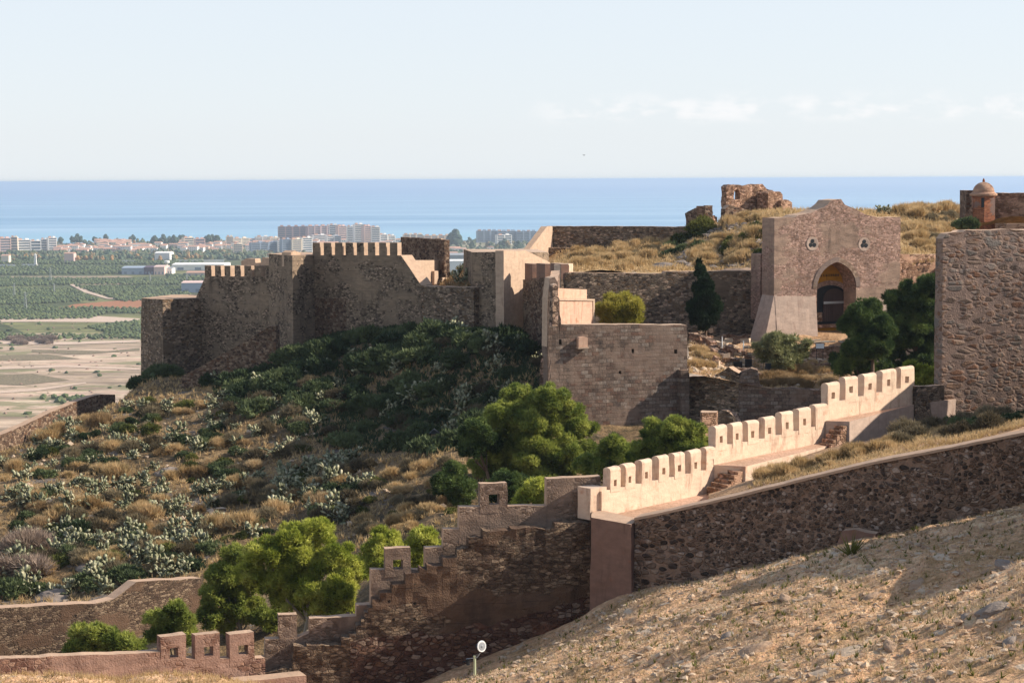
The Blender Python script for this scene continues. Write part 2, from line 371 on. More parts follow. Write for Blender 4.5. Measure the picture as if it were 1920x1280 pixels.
M['greyshrub'] = leafmat('grey_twig', ['6a5a50', '8a7868', '9c8878'], .2, .8, True)
M['grass'] = leafmat('dry_grass', ['9c8058', 'b69a6c', 'ceb286', '8c7850'], .4, .5)
M['fgrass'] = leafmat('short_dry_grass', ['9a8264', 'b69c7c', 'd0b898', '948868'], .3, .9)
M['cactus'] = leafmat('prickly_pear_pad', ['4a5038', '6a6c50', '929072', 'b4ac90'], .0, 2.0)
M['rock'] = plaster('grey_rock', '8a7e74', '6a5c50', .5, .9)
M['palerock'] = plaster('pale_rock', 'bda890', '84705e', .5, .9)
M['brownrock'] = plaster('brown_rock', 'a88e76', '6a5444', .5, .9)
M['metal'] = flatmat('galvanised_metal', 'a8aaa8', .45, .1, .6)
M['dark'] = flatmat('dark_metal', '22262a', .6, .1)
M['wood'] = flatmat('dark_door_wood', '4a3a34', .7, .4)
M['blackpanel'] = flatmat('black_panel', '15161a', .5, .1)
M['archring'] = coursed('arch_stones', ['a8917e', 'b8a28e', '9a8270'], '7c6858', .3, .22, .3, .5)
M['yellowpl'] = plaster('ochre_plaster', 'b98428', '6e4c20', .55, .2)

# ------------------------------------------------------------------ wall builders
def slab(L_, top, bot, thick, mats, name, parent=None, label=None, cat=None, group=None, off=0., step=.35, amp=.03, rag=.04, holes=None, batter=0.):
    """upright wall on a plan line; top / bot: outline in px; thick goes away from the viewer"""
    T = [L_.at(*p) for p in top]; B = [L_.at(*p) for p in bot] if isinstance(bot, list) else None
    T.sort(key=lambda q: q[0]) if False else None
    ss, zs = [T[0][0]], [T[0][1]]
    for q, z in T[1:]:
        ss.append(max(q, ss[-1]+.012)); zs.append(z)
    cols = []
    for i in range(len(ss)-1):
        n = max(1, int((ss[i+1]-ss[i])/step)); cols += [ss[i]+(ss[i+1]-ss[i])*k/n for k in range(n)]
    cols.append(ss[-1]); cols = np.array(cols)
    zt = np.interp(cols, ss, zs)
    zb = np.interp(cols, [b[0] for b in B], [b[1] for b in B]) if B else np.full(len(cols), float(bot))
    H = max(1e-3, (zt-zb).max()); nr = max(2, min(60, int(H/step)+1)); nt_ = max(1, min(3, int(thick/.4)))
    pts = np.array([[*L_.w(c, 0)] for c in cols])
    zt = zt+rag*fbm(pts*1.3+7.1, 4)*1.3
    nc = len(cols); V = []
    def colring(i):
        r = []
        for k in range(nr+1):
            t = k/nr; z = zb[i]+(zt[i]-zb[i])*t; r.append((z, off+batter*(1-t)))
        for k in range(1, nt_+1): r.append((zt[i], off-thick*k/nt_))
        for k in range(nr-1, -1, -1):
            t = k/nr; r.append((zb[i]+(zt[i]-zb[i])*t, off-thick))
        return r
    rings = [colring(i) for i in range(nc)]; m = len(rings[0])
    for i in range(nc):
        for z, o_ in rings[i]: V.append(L_.w(cols[i], z, o_))
    V = np.array(V)
    nrm = np.array([L_.n[0], L_.n[1], 0]); d = amp*fbm(V*1.7+3.3, 4)*1.4
    V = V+np.outer(d, nrm); V[:, 2] += .5*amp*fbm(V*2.3+11., 3)
    Fc = []; mi = []
    for i in range(nc-1):
        for k in range(m-1):
            a, b = i*m+k, (i+1)*m+k; Fc.append((a, b, b+1, a+1)); mi.append(1 if nr <= k < nr+nt_ else 0)
        Fc.append((i*m+m-1, (i+1)*m+m-1, (i+1)*m, i*m)); mi.append(0)
    # end caps as strips between front and back columns
    for i, fl in ((0, False), (nc-1, True)):
        for k in range(nr):
            a, b = i*m+k, i*m+k+1; c, e = i*m+(m-1-k-1), i*m+(m-1-k)
            if k == nr-1:
                f = (a, b, *[i*m+nr+j for j in range(1, nt_+1)], e)
            else: f = (a, b, c, e)
            f = list(dict.fromkeys(f)); Fc.append(tuple(f[::-1]) if fl else tuple(f)); mi.append(0)
    if not isinstance(mats, (list, tuple)): mats = [mats, mats]
    if parent is not None: o = part(name, V, Fc, mats, parent, mi=mi, label=label)
    else: o = solo(name, V, Fc, mats, label, cat, group, mi=mi)
    if holes: cut(o, holes)
    return o
def cut(o, cutters):
    """boolean holes; cutters = list of (V,F) in world space"""
    bpy.context.view_layer.update()
    for V, Fc in cutters:
        me = bpy.data.meshes.new('c'); me.from_pydata([tuple(map(float, v)) for v in V], [], Fc); me.update()
        bm = bmesh.new(); bm.from_mesh(me); bmesh.ops.recalc_face_normals(bm, faces=bm.faces); bm.to_mesh(me); bm.free()
        c = bpy.data.objects.new('c', me); COL.objects.link(c); bpy.context.view_layer.update()
        md = o.modifiers.new('b', 'BOOLEAN'); md.operation = 'DIFFERENCE'; md.solver = 'EXACT'; md.object = c
        dg = bpy.context.evaluated_depsgraph_get(); nm = bpy.data.meshes.new_from_object(o.evaluated_get(dg))
        o.modifiers.clear(); o.data = nm; bpy.data.objects.remove(c)
def boxcut(L_, px0, px1, pt, pb, front=.5, back=2.0, arch=0.):
    s0, zt = L_.at(px0, pt); s1, _ = L_.at(px1, pt); _, zb = L_.at(px0, pb)
    pr = [(s0, zb), (s1, zb), (s1, zt)]
    if arch:
        r = (s1-s0)/2
        for k in range(1, 12):
            a = math.pi*k/12; pr.append(((s0+s1)/2+r*math.cos(a), zt+arch*r*math.sin(a)))
    pr.append((s0, zt)); return prismcut(L_, pr, front, back)
def prismcut(L_, pr, front, back):
    n = len(pr); V = [L_.w(s, z, front) for s, z in pr]+[L_.w(s, z, -back) for s, z in pr]
    return V, [tuple(range(n)), tuple(range(2*n-1, n-1, -1))]+[(i, (i+1) % n, n+(i+1) % n, n+i) for i in range(n)]
def prism(plan, zt, zb, mats, name, parent=None, label=None, cat=None, group=None, step=.4, amp=.04, rag=.03, batter=0.):
    """solid tower on a plan polygon (counter-clockwise from above), flat top"""
    plan = [np.array(p[:2], float) for p in plan]; n = len(plan)
    if not hasattr(zt, '__len__'): zt = [zt]*n
    cen = sum(plan)/n; P = []; Z = []
    for i in range(n):
        a, b = plan[i], plan[(i+1) % n]; k = max(1, int(np.linalg.norm(b-a)/step))
        for j in range(k): P.append(a+(b-a)*j/k); Z.append(zt[i]+(zt[(i+1) % n]-zt[i])*j/k)
    P = np.array(P); Z = np.array(Z); m = len(P)
    nr = max(2, min(50, int((Z.max()-zb)/step)))
    Z2 = Z+rag*fbm(np.c_[P, Z]*1.2, 3)
    V = []
    for k in range(nr+1):
        t = k/nr
        q = P+(P-cen)/np.linalg.norm(P-cen, axis=1)[:, None]*batter*(1-t)
        V.append(np.c_[q, zb+(Z2-zb)*t])
    V = np.concatenate(V); out = np.c_[V[:, :2]-cen, np.zeros(len(V))]; out /= np.linalg.norm(out, axis=1)[:, None]
    V = V+out*(amp*fbm(V*1.7, 4)*1.4)[:, None]
    Fc = [(k*m+i, k*m+(i+1) % m, (k+1)*m+(i+1) % m, (k+1)*m+i) for k in range(nr) for i in range(m)]; mi = [0]*len(Fc)
    top = [nr*m+i for i in range(m)]; Fc.append(tuple(top)); mi.append(1); Fc.append(tuple(range(m))[::-1]); mi.append(0)
    if not isinstance(mats, (list, tuple)): mats = [mats, mats]
    if parent is not None: return part(name, V, Fc, mats, parent, mi=mi, label=label)
    return solo(name, V, Fc, mats, label, cat, group, mi=mi)
def merlon(L_, px0, px1, pt, pb, thick, mats, parent, hole=None, off=0., rnd=0., sink=.25, amp=.012):
    """one merlon: px0..px1 front face, pt top, pb foot, hole = (px0,px1,pt,pb)"""
    pm = (px0+px1)/2
    s0 = L_.at(px0, (pt+pb)/2)[0]; s1 = L_.at(px1, (pt+pb)/2)[0]; zt = L_.at(pm, pt)[1]; zb = L_.at(pm, pb)[1]-sink
    xs = [s0, s1]; zs = [zb, zt-rnd]; hs = None
    if hole:
        h0 = L_.at(hole[0], (hole[2]+hole[3])/2)[0]; h1 = L_.at(hole[1], (hole[2]+hole[3])/2)[0]
        hz1 = L_.at(pm, hole[2])[1]; hz0 = L_.at(pm, hole[3])[1]; xs = [s0, h0, h1, s1]; zs = [zb, hz0, hz1, zt-rnd]; hs = (1, 1)
    def sub(a):
        r = []; idx = []
        for i in range(len(a)-1):
            n = max(1, int(round((a[i+1]-a[i])/.16))); r += [a[i]+(a[i+1]-a[i])*k/n for k in range(n)]; idx += [i]*n
        return r+[a[-1]], idx
    X, xi = sub(xs); Zs, zi = sub(zs); nx, nz_ = len(X), len(Zs)
    prof = [(0, zt-rnd, off)]
    if rnd:
        K = 6
        for k in range(K+1):
            a = math.pi*k/K; prof.append((0, zt-rnd+rnd*math.sin(a), off-thick/2+thick/2*math.cos(a)))
        prof = prof[1:]
    V = []; ix = {}
    def vid(i, j, side):
        k = (i, j, side)
        if k not in ix:
            ix[k] = len(V); V.append(L_.w(X[i], Zs[j], off if side == 0 else off-thick))
        return ix[k]
    Fc = []
    solid = lambda i, j: 0 <= i < nx-1 and 0 <= j < nz_-1 and not (hs and xi[i] == hs[0] and zi[j] == hs[1])
    for i in range(nx-1):
        for j in range(nz_-1):
            if not solid(i, j): continue
            Fc.append((vid(i, j, 0), vid(i+1, j, 0), vid(i+1, j+1, 0), vid(i, j+1, 0)))
            Fc.append((vid(i, j, 1), vid(i, j+1, 1), vid(i+1, j+1, 1), vid(i+1, j, 1)))
            if not solid(i-1, j): Fc.append((vid(i, j, 0), vid(i, j+1, 0), vid(i, j+1, 1), vid(i, j, 1)))
            if not solid(i+1, j): Fc.append((vid(i+1, j, 0), vid(i+1, j, 1), vid(i+1, j+1, 1), vid(i+1, j+1, 0)))
            if not solid(i, j-1): Fc.append((vid(i, j, 0), vid(i, j, 1), vid(i+1, j, 1), vid(i+1, j, 0)))
            if not solid(i, j+1) and not (rnd and j == nz_-2): Fc.append((vid(i, j+1, 0), vid(i+1, j+1, 0), vid(i+1, j+1, 1), vid(i, j+1, 1)))
    if rnd:
        j = nz_-1; rows = []
        for i in range(nx):
            r = [vid(i, j, 0)]
            for (_, z, o_) in prof[1:-1]: r.append(len(V)); V.append(L_.w(X[i], z, o_))
            r.append(vid(i, j, 1)); rows.append(r)
        for i in range(nx-1):
            for k in range(len(prof)-1): Fc.append((rows[i][k], rows[i+1][k], rows[i+1][k+1], rows[i][k+1]))
        Fc.append(tuple(rows[0])[::-1]); Fc.append(tuple(rows[-1]))
    V = np.array(V); V = V+amp*np.c_[fbm(V*2.1, 3), fbm(V*2.1+9, 3), fbm(V*2.1+19, 3)]*1.5
    top = V[:, 2].max()
    if not isinstance(mats, (list, tuple)): mats = [mats, mats]
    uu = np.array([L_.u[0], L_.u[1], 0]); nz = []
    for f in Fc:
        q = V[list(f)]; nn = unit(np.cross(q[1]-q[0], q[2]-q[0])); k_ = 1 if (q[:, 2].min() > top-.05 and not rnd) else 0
        if len(mats) > 2 and nn@uu > .8: k_ = 2  # sunward ends take the lit plaster, light painted as colour
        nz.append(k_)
    return part('merlon', V, Fc, mats, parent, mi=nz)

# ------------------------------------------------------------------ terrain
class Surf:
    def __init__(s, P, lam=1e-4):
        W = []
        for p in P:
            if p[0] == 'w': W.append(list(p[1:]))
            elif p[0] == 'z': W.append([(p[1]-960)/F*p[2]*1.003, p[2], CAMZ+p[3]])
            else: W.append(U(*p))
        W = np.array(W); s.C = s.uv(W[:, 0], W[:, 1]); n = len(W)
        r = np.linalg.norm(s.C[:, None]-s.C[None], axis=2); K = s.phi(r)+lam*np.eye(n)
        Q = np.c_[np.ones(n), s.C]; A = np.block([[K, Q], [Q.T, np.zeros((3, 3))]])
        s.c = np.linalg.solve(A, np.r_[W[:, 2], 0, 0, 0])
    @staticmethod
    def uv(x, y): return np.stack([np.asarray(x)/np.asarray(y)*7, np.log(y)*4], -1)
    @staticmethod
    def phi(r): return np.where(r > 1e-9, r*r*np.log(np.maximum(r, 1e-9)), 0)
    def __call__(s, x, y):
        x = np.asarray(x, float); sh = x.shape; c = s.uv(x, y).reshape(-1, 2); out = np.zeros(len(c))
        for i in range(0, len(c), 20000):
            q = c[i:i+20000]; r = np.linalg.norm(q[:, None]-s.C[None], axis=2)
            out[i:i+20000] = s.phi(r)@s.c[:-3]+np.c_[np.ones(len(q)), q]@s.c[-3:]
        return out.reshape(sh)
MAIN = Surf([
 (900,1278,67),(1050,1215,73),(1190,1122,77.0),(1350,1082,76),(1500,1042,74.4),(1700,992,73),(1920,942,71.6),(2100,905,70.5),
 (1200,1280,52.5),(1200,1200,63),(1500,1280,45.6),(1500,1150,58),(1920,1280,37.7),(1920,1110,49.6),(1700,1280,41.8),(1700,1130,54.4),
 (400,1276,70.5),(0,1284,66),(200,1281,68),(600,1310,71),(760,1305,72),(-300,1290,62),
 ('z',960,30,-11),('z',1900,24,-8),('z',100,42,-15.5),('z',960,18,-9),('z',960,8,-4),('z',-900,30,-10),('z',2800,30,-5),('z',3200,60,-6),('z',2400,60,-8.5),
 ('z',1400,85,-17.5),('z',1700,82,-15.5),('z',1920,85,-14.5),('z',1200,95,-20),('z',1500,118,-19.5),('z',1750,112,-18),('z',2200,100,-13),
 (1160,812,138.5),(1285,800,138.5),('z',1400,138,-19.0),('z',1560,138,-18.5),('z',1150,120,-20.5),('z',1300,118,-20.0),
 (50,1130,118),(0,1240,107),(300,1215,103),('z',530,98,-25.5),('z',700,95,-23),('z',850,98,-21.5),('z',300,88,-25.5),('z',0,90,-26),('z',980,100,-21),
 (760,1010,112),(840,960,118),(850,882,128),(700,868,139),(700,980,122),(500,1000,127),(500,900,145),(300,1040,125),(300,900,148),(300,780,169),(150,850,159),
 (0,900,148),(0,1000,133),(-200,1000,130),(-200,900,150),(0,884,157),(60,856,160),(110,836,163),(160,800,169),(210,766,177),(265,722,191),(400,722,186),(550,672,180),(700,640,174),(850,622,170),
 (950,640,161),(1000,700,148),(900,750,150),(700,760,160),(800,840,139),(600,800,155),(950,850,130),('z',1000,122,-20.4),(980,905,125),
 ('z',-200,178,-26),('z',0,185,-30),('z',130,195,-34),('z',265,212,-32),('z',400,215,-30),('z',700,205,-24),('z',900,205,-24),('z',1100,165,-22),('z',1300,165,-22),('z',1500,165,-22),
 ('z',-300,260,-70),('z',0,260,-66),('z',300,270,-68),('z',600,270,-62),('z',960,280,-50),('z',1300,280,-40),('z',1700,280,-38),('z',1100,200,-24),('z',1500,200,-24),('z',1900,160,-22),('z',2300,200,-22),('z',2300,300,-40),
 ('z',-900,150,-32),('z',-900,300,-75),('z',-900,80,-20),('z',-900,600,-145),('z',-300,480,-138),('z',100,480,-138),('z',500,480,-135),('z',960,520,-130),('z',1500,540,-120),('z',2000,560,-120),
 ('z',0,900,-150),('z',700,900,-150),('z',1400,900,-150),('z',2200,900,-150)])
UPPER = Surf([
 (860,524,181),(860,512,187),('z',960,186,-9.3),('z',1020,188,-9),('z',1030,205,-8.9),('z',880,200,-12),('z',800,190,-11.5),('z',760,180,-12.5),
 (1070,513,164),(1250,514,165),(1430,511,166),(1060,505,172),(1250,506,173),(1430,504,173),(1050,474,210),(1180,468,208),(1270,455,205),(1120,488,195),(1230,485,190),
 (1300,468,190),(1330,425,200),(1400,402,207),(1480,398,203),(1560,400,199),(1620,397,212),(1700,393,220),(1780,392,222),('z',1860,222,-8),('z',2000,190,-10),('z',1900,165,-8.5),('z',1830,170,-7.5),(1440,440,184),(1380,480,182),(1430,470,178),(1300,440,200),
 (1700,478,176),(1760,478,175),(1740,440,195),('z',1800,160,-7.8),(1860,436,153),('z',1920,158,-6),(2050,440,150),(1790,435,150),('z',2100,230,-12),('z',2100,165,-11),
 ('z',1100,225,-10.5),('z',1280,226,-9),('z',1420,228,-8),('z',1600,235,-8),('z',1800,245,-8),('z',2000,240,-12),
 ('z',1000,260,-24),('z',1200,260,-22),('z',1500,270,-22),('z',1800,275,-22),('z',2050,270,-22)])
GATET = Surf([
 (1300,690,143),(1330,665,150),(1350,640,160),(1400,645,158),(1300,640,158),(1480,722,142.5),(1420,715,143),(1550,735,141.5),(1640,735,141),(1700,725,141),(1800,725,139),
 (1450,680,152),(1540,660,157),(1600,650,157),(1500,628,160),(1640,650,157),(1750,640,157),(1290,628,162),(1430,630,162),(1700,620,165),(1900,640,150),('z',1900,172,-14),('z',1290,172,-14.3),('z',1560,174,-13.6)])
_LFt = Line((1190,77.3),(2060,71.2), 960)
def _nearwall():
    out = []
    for px, py in ((1330,938),(1400,922),(1500,898),(1633,866),(1780,838),(1920,810),(2060,782)):
        s_, z_ = _LFt.at(px, py); q_ = _LFt.w(s_, z_-.25, -1.4); out.append(('w', q_[0], q_[1], q_[2]))
    return out
TERR = Surf(_nearwall()+[
 (1345,922,84),(1400,902,83),(1440,900,84.5),(1500,862,86),(1592,852,82),(1592,832,90),(1650,828,90),(1700,815,89),(1760,806,90),
 (1800,800,86),(1860,785,90),(1920,778,90),(2000,770,90),('z',1700,99,-13),('z',1860,100,-13),('z',2000,100,-13)])
def hfun(S_, amp, fr=.25):
    def h(x, y):
        x = np.asarray(x, float); y = np.asarray(y, float)
        P = np.stack([x*fr, y*fr, x*0+.3], -1); Q = P*6
        return S_(x, y)+amp*fbm(P, 4)+amp*.22*fbm(Q, 3)+np.where(y < 80, .11*fbm(Q*1.9+3, 4)*np.clip((80-y)/6, 0, 1), 0)
    return h
hM = hfun(MAIN, .55); hU = hfun(UPPER, .45); hG = hfun(GATET, .15); hT = hfun(TERR, .10)
hF = hM
def fade(x, y):      # less relief on the near slope
    return 1
def sheet(name, h, px0, px1, d0, d1, nx, ny, mat, dfun=None):
    a = np.linspace(0, 1, nx); b = np.linspace(0, 1, ny); A, B = np.meshgrid(a, b, indexing='ij')
    px = px0+(px1-px0)*A
    if dfun is None: D = d0*np.exp(B*math.log(d1/d0))
    else:
        lo = np.interp(px, *zip(*dfun[0])); hi = np.interp(px, *zip(*dfun[1])); D = lo+(hi-lo)*B
    x = (px-960)/F*D*1.003; z = h(x, D)
    V = np.stack([x, D, z], -1).reshape(-1, 3); i, j = np.meshgrid(np.arange(nx-1), np.arange(ny-1), indexing='ij')
    q = (i*ny+j).ravel(); Fc = np.stack([q, q+ny, q+ny+1, q+1], -1)
    return link(name, mesh_np(name, V, Fc, mat, True), kind='structure')
WB = [(-1100,66),(0,73),(480,77.2),(1112,80.6),(1125,80.0),(1190,77.9),(2060,71.8),(3300,66)]
sheet('foreground_slope', hM, -1100, 3300, 0, 0, 560, 260, [M['fground']], ([(-1100,26),(3300,26)], WB))
sheet('hillside', hM, -1100, 3300, 0, 0, 560, 700, [M['hill']], (WB, [(-1100,620),(3300,620)]))
def hNear(x, y): return hM(x, y)
UF = ([(740,181),(800,177),(888,174),(945,176),(1030,172),(1050,163.6),(1066,163.3),(1430,165.5),(1500,167),(1690,172),(1770,171),(1800,150),(2000,150),(2100,150)], [(740,260),(2100,275)])
sheet('upper_slope', hU, 770, 2080, 0, 0, 330, 130, [M['upper']], UF)
sheet('gate_terrace', hG, 1292, 1990, 0, 0, 180, 70, [M['sandstone_ground']], ([(1292,141),(1990,139)], [(1292,166),(1440,167),(1990,176)]))

# ------------------------------------------------------------------ far country: plain, sea
def gplane(name, x0, x1, y0, y1, z, mat, kind='structure'):
    V = [(x0, y0, z), (x1, y0, z), (x1, y1, z), (x0, y1, z)]
    return link(name, mesh_np(name, V, [(0, 1, 2, 3)], mat), kind=kind)
def coast_y(px): return 0
m, t, p, o = new_mat('sea_water'); g = NG(t)
n1 = g.noise(g.map((.00022, .0012, 1)), 1, 8, .62); n2 = g.noise(g.map((.0012, .011, 1)), 1, 4, .6)
f = g.math('ADD', g.math('MULTIPLY', n1, .7), g.math('MULTIPLY', n2, .3))
c = g.ramp(f, [(.36, '638fae'), (.5, '80a4be'), (.64, 'a4bed0')])
sp = g.n('ShaderNodeSeparateXYZ'); g.set(sp.inputs[0], g.pos)
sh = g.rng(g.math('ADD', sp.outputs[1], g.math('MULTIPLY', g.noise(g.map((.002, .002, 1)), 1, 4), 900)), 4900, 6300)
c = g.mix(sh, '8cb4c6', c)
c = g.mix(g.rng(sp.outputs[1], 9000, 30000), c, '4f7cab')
t.links.new(c, p.inputs['Base Color']); p.inputs['Roughness'].default_value = .6; p.inputs['Specular IOR Level'].default_value = .15
M['sea'] = m
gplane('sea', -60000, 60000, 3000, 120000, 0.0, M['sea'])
# the plain reaches the shore; the shoreline wobbles
m, t, p, o = new_mat('plain_fields'); g = NG(t)
sp = g.n('ShaderNodeSeparateXYZ'); g.set(sp.inputs[0], g.dist(g.pos, 120, .004))
yy = sp.outputs[1]
patch = g.vor(g.map((.006, .0035, 1)), 1, out=1); sc3 = g.n('ShaderNodeSeparateColor'); g.set(sc3.inputs[0], patch)
green = g.ramp(sc3.outputs[0], [(0, '626a40'), (.3, '747a48'), (.55, '5a6238'), (.8, '868656'), (.93, 'a08a64')], True)
green = g.mix(.5, green, g.ramp(g.noise(g.map((.03, .08, 1)), 1, 4), [(.35, '50504a'), (.65, 'c0c0b0')]), 'OVERLAY')
sandc = g.ramp(g.noise(g.map((.006, .018, 1)), 1, 9, .7), [(.30, '6e6448'), (.40, '9a8670'), (.50, 'bca68e'), (.60, 'd2bea6'), (.68, '8c8464')])
sandc = g.mix(g.rng(g.noise(g.map((.03, .06, 1)), 1, 5, .7), .58, .66, 0, .75), sandc, '7a7048')
town = g.ramp(g.noise(g.map(.02), 1, 4), [(.35, '5a6440'), (.55, '8a8468'), (.7, 'c0a890')])
fine = g.ramp(g.noise(g.map((.035, .07, 1)), 1, 8, .72), [(.36, '3c3630'), (.5, '80786e'), (.64, 'd0c8be')]); sandc = g.mix(.4, sandc, fine, 'OVERLAY'); green = g.mix(.35, green, fine, 'OVERLAY')
sandc = g.mix(g.rng(g.noise(g.map((.011, .02, 1)), 1, 6, .65), .55, .60, 0, .7), sandc, '6e7046')
c = g.mix(g.rng(yy, 1780, 1820), sandc, green)
c = g.mix(g.rng(yy, 3420, 3500), c, town)
t.links.new(c, p.inputs['Base Color']); M['plain'] = m
xs = np.linspace(-3200, 3200, 260)
cst = 4450+40*np.sin(xs/700)+(xs*.06)+25*fbm(np.stack([xs/260, xs*0, xs*0], -1), 3)
V = []; Fc = []
for i, x in enumerate(xs):
    for yq in (300, 1500, cst[i]): V.append((x, yq, 1.6 if yq < cst[i]-1 else .3))
for i in range(len(xs)-1):
    for k in range(2): Fc.append((i*3+k, i*3+3+k, i*3+4+k, i*3+1+k))
link('plain', mesh_np('plain', V, Fc, [M['plain']]), kind='structure')
# sandy beach strip
V = []; Fc = []
for i, x in enumerate(xs): V += [(x, cst[i]-28, 1.9), (x, cst[i]+6, .5)]
for i in range(len(xs)-1): Fc.append((2*i, 2*i+2, 2*i+3, 2*i+1))
M['sand'] = flatmat('beach_sand', 'cdb89a', .95, .2); link('beach', mesh_np('beach', V, Fc, [M['sand']]), kind='structure')

# ------------------------------------------------------------------ castle on the left
def root_of(name, px, py, D, label, cat, group=None): return empty(name, U(px, py, D), label, cat, group)
CS = [M['castle'], M['cap']]; CP = [M['castle_pl'], M['cap']]
def ring_tower(name, corners, back, zb_px, mats, label, cat='tower', **k):
    """corners: [(px,py_top,D)...] visible top corners left to right; back: metres the tower runs away from us"""
    C = [U(*c) for c in corners]; zt = [c[2] for c in C]
    l, r = C[0], C[-1]; pl = list(C)
    if back: pl += [r+np.array([back[0], back[1], 0]), l+np.array([back[0], back[1], 0])]; zt += [r[2], l[2]]
    zb = U(*zb_px)[2]
    return prism([q[:2] for q in pl], zt, zb, mats, name, label=label, cat=cat, **k)
ring_tower('corner_bastion', [(265,559,195),(305,561,190),(375,559,194)], (2, 6), (300,735,190), [M['castle'], M['cap']], 'flat-topped stone bastion at the far left end of the shaded castle', batter=.25)
LA = Line((372,194.3),(506,187.5), 600); LB = Line((586,184),(888,171.0), 600)
w = root_of('battlement_wall', 440, 700, 190, 'low shaded castle wall with seven merlons beside the left bastion', 'castle wall')
slab(LA, [(368,557),(384,520),(384.5,518),(506,518)], [(368,720),(506,700)], 1.3, CP, 'wall_body', w)
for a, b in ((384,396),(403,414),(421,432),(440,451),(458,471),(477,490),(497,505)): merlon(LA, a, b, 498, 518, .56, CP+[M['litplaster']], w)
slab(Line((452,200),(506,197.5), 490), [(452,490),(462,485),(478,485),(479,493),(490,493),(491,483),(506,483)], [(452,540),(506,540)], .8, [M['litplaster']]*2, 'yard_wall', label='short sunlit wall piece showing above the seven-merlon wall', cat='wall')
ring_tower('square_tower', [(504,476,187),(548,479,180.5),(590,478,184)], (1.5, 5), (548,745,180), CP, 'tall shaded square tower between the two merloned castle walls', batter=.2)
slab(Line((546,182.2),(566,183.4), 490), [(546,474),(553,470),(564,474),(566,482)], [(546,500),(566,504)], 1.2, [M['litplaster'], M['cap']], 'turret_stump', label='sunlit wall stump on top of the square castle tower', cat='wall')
w = root_of('battlement_wall', 700, 680, 178, 'tall shaded castle wall with eight merlons and a sloping right shoulder', 'castle wall')
slab(LB, [(586,478),(752,479),(790,535)], [(586,700),(790,690)], 1.5, CP, 'wall_body', w, step=.32)
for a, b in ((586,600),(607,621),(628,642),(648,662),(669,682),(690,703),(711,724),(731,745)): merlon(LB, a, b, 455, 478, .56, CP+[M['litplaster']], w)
slab(LB, [(591,558),(649,560)], [(591,645),(649,640)], .3, [M['castle_rough'], M['cap']], 'repair_panel', w, off=.06)
slab(LB, [(790.5,536),(888,539)], [(790.5,690),(888,690)], 1.2, CS, 'curtain_wall', label='low shaded rubble wall linking the merloned wall to the right castle block', cat='castle wall')
# keep block with a lit right face and the turret in front of it
ring_tower('keep_block', [(886,473,172.5),(940,472,168.5),(1029,473,178)], (-1, 8), (940,705,168), [M['castle_pl'], M['litplaster']], 'square castle block with shaded left face and sunlit right face', batter=.12)
slab(Line((940,168.1),(1030,177.6), 560), [(942,470),(985,470),(1029,492)], [(942,660),(1029,660)], .8, [M['litplaster']]*2, 'buttress_wall', label='pale plastered wall with sloping top on the sunlit side of the castle block', cat='castle wall', off=.12)
w = root_of('turret', 1030, 650, 166, 'merloned rubble turret with white sunlit end behind the broken wall', 'turret')
LT = Line((984,169.5),(1052,162.5), 560); LT2 = Line((1052,162.5),(1075,164.5), 560)
slab(LT, [(984,521),(1052,521)], [(984,780),(1052,780)], 1.4, [M['castle_rough'], M['cap']], 'wall_body', w)
slab(LT2, [(1052,560),(1075,560)], [(1052,640),(1075,640)], 1.6, [M['white']]*2, 'end_wall', w)
for a, b in ((984,998),(1006,1022),(1032,1052)): merlon(LT, a, b, 494, 521, .7, [M['pier'], M['litplaster']], w)
merlon(LT2, 1052.6, 1074.5, 495, 562, .7, [M['white']]*2, w, hole=(1061,1067,497,520))
slab(Line((983,169.9),(999,168.2), 560), [(983,524),(999,524)], [(983,780),(999,780)], 1.2, [M['castle_pl']]*2, 'pilaster', w, off=.12)
# small roofless building inside
w = root_of('roofless_building', 800, 540, 182, 'roofless building with dark upper wall above a sunlit plaster wall', 'building')
LR1 = Line((766,181),(842,189), 500); LR2 = Line((750,193),(834,186), 470)
slab(LR1, [(766,488),(826,488),(827,447),(836,449),(838,486),(843,533)], [(766,545),(843,545)], .7, [M['litplaster']]*2, 'lower_wall', w, holes=[boxcut(Line((766,181),(842,189),500), 808, 819, 513, 534, .5, .5)])
slab(LR2, [(751,444),(833,450)], [(751,520),(833,520)], .6, [M['castle_rough']]*2, 'upper_wall', w)
slab(Line((817,186.6),(823,187.2), 520), [(806,508),(813,508)], [(806,534),(813,534)], .5, [M['litplaster']]*2, 'doorway_pier', w, off=.5)
# ramp walls on the slope
RB = [M['castle_rough'], M['field_stone']]
slab(Line((340,179),(517,176.5), 650), [(340,706),(380,684),(430,657),(470,634),(505,612),(517,610)], [(340,760),(517,740)], .9, RB, 'ramp_wall', label='sloping stone ramp wall descending from the square tower into the scrub', cat='wall', rag=.06)
slab(Line((-80,162),(218,186), 760), [(-80,846),(0,815),(40,799),(95,773),(150,750),(192,738),(216,740)], [(-80,930),(218,790)], .8, [M['castle_rough'], M['cap']], 'boundary_wall', label='long sloping boundary wall at the left edge above the plain', cat='wall', rag=.06)
w = root_of('terrace_wall', 180, 1235, 105, 'brown earth wall with stepped rise in the lower left valley', 'wall')
L1 = Line((-90,101),(178,105), 1150); L2 = Line((178,105),(377,110.5), 1150)
EWM = [M['step'], M['cap']]
slab(L1, [(-90,1140),(0,1139),(90,1134),(178,1131)], [(-90,1260),(178,1250)], .8, EWM, 'wall_body', w, holes=None, rag=.05)
slab(L2, [(178,1131),(215,1122),(240,1102),(256,1091),(290,1088),(377,1084)], [(178,1250),(377,1240)], .8, EWM, 'wall_body', w, rag=.05)

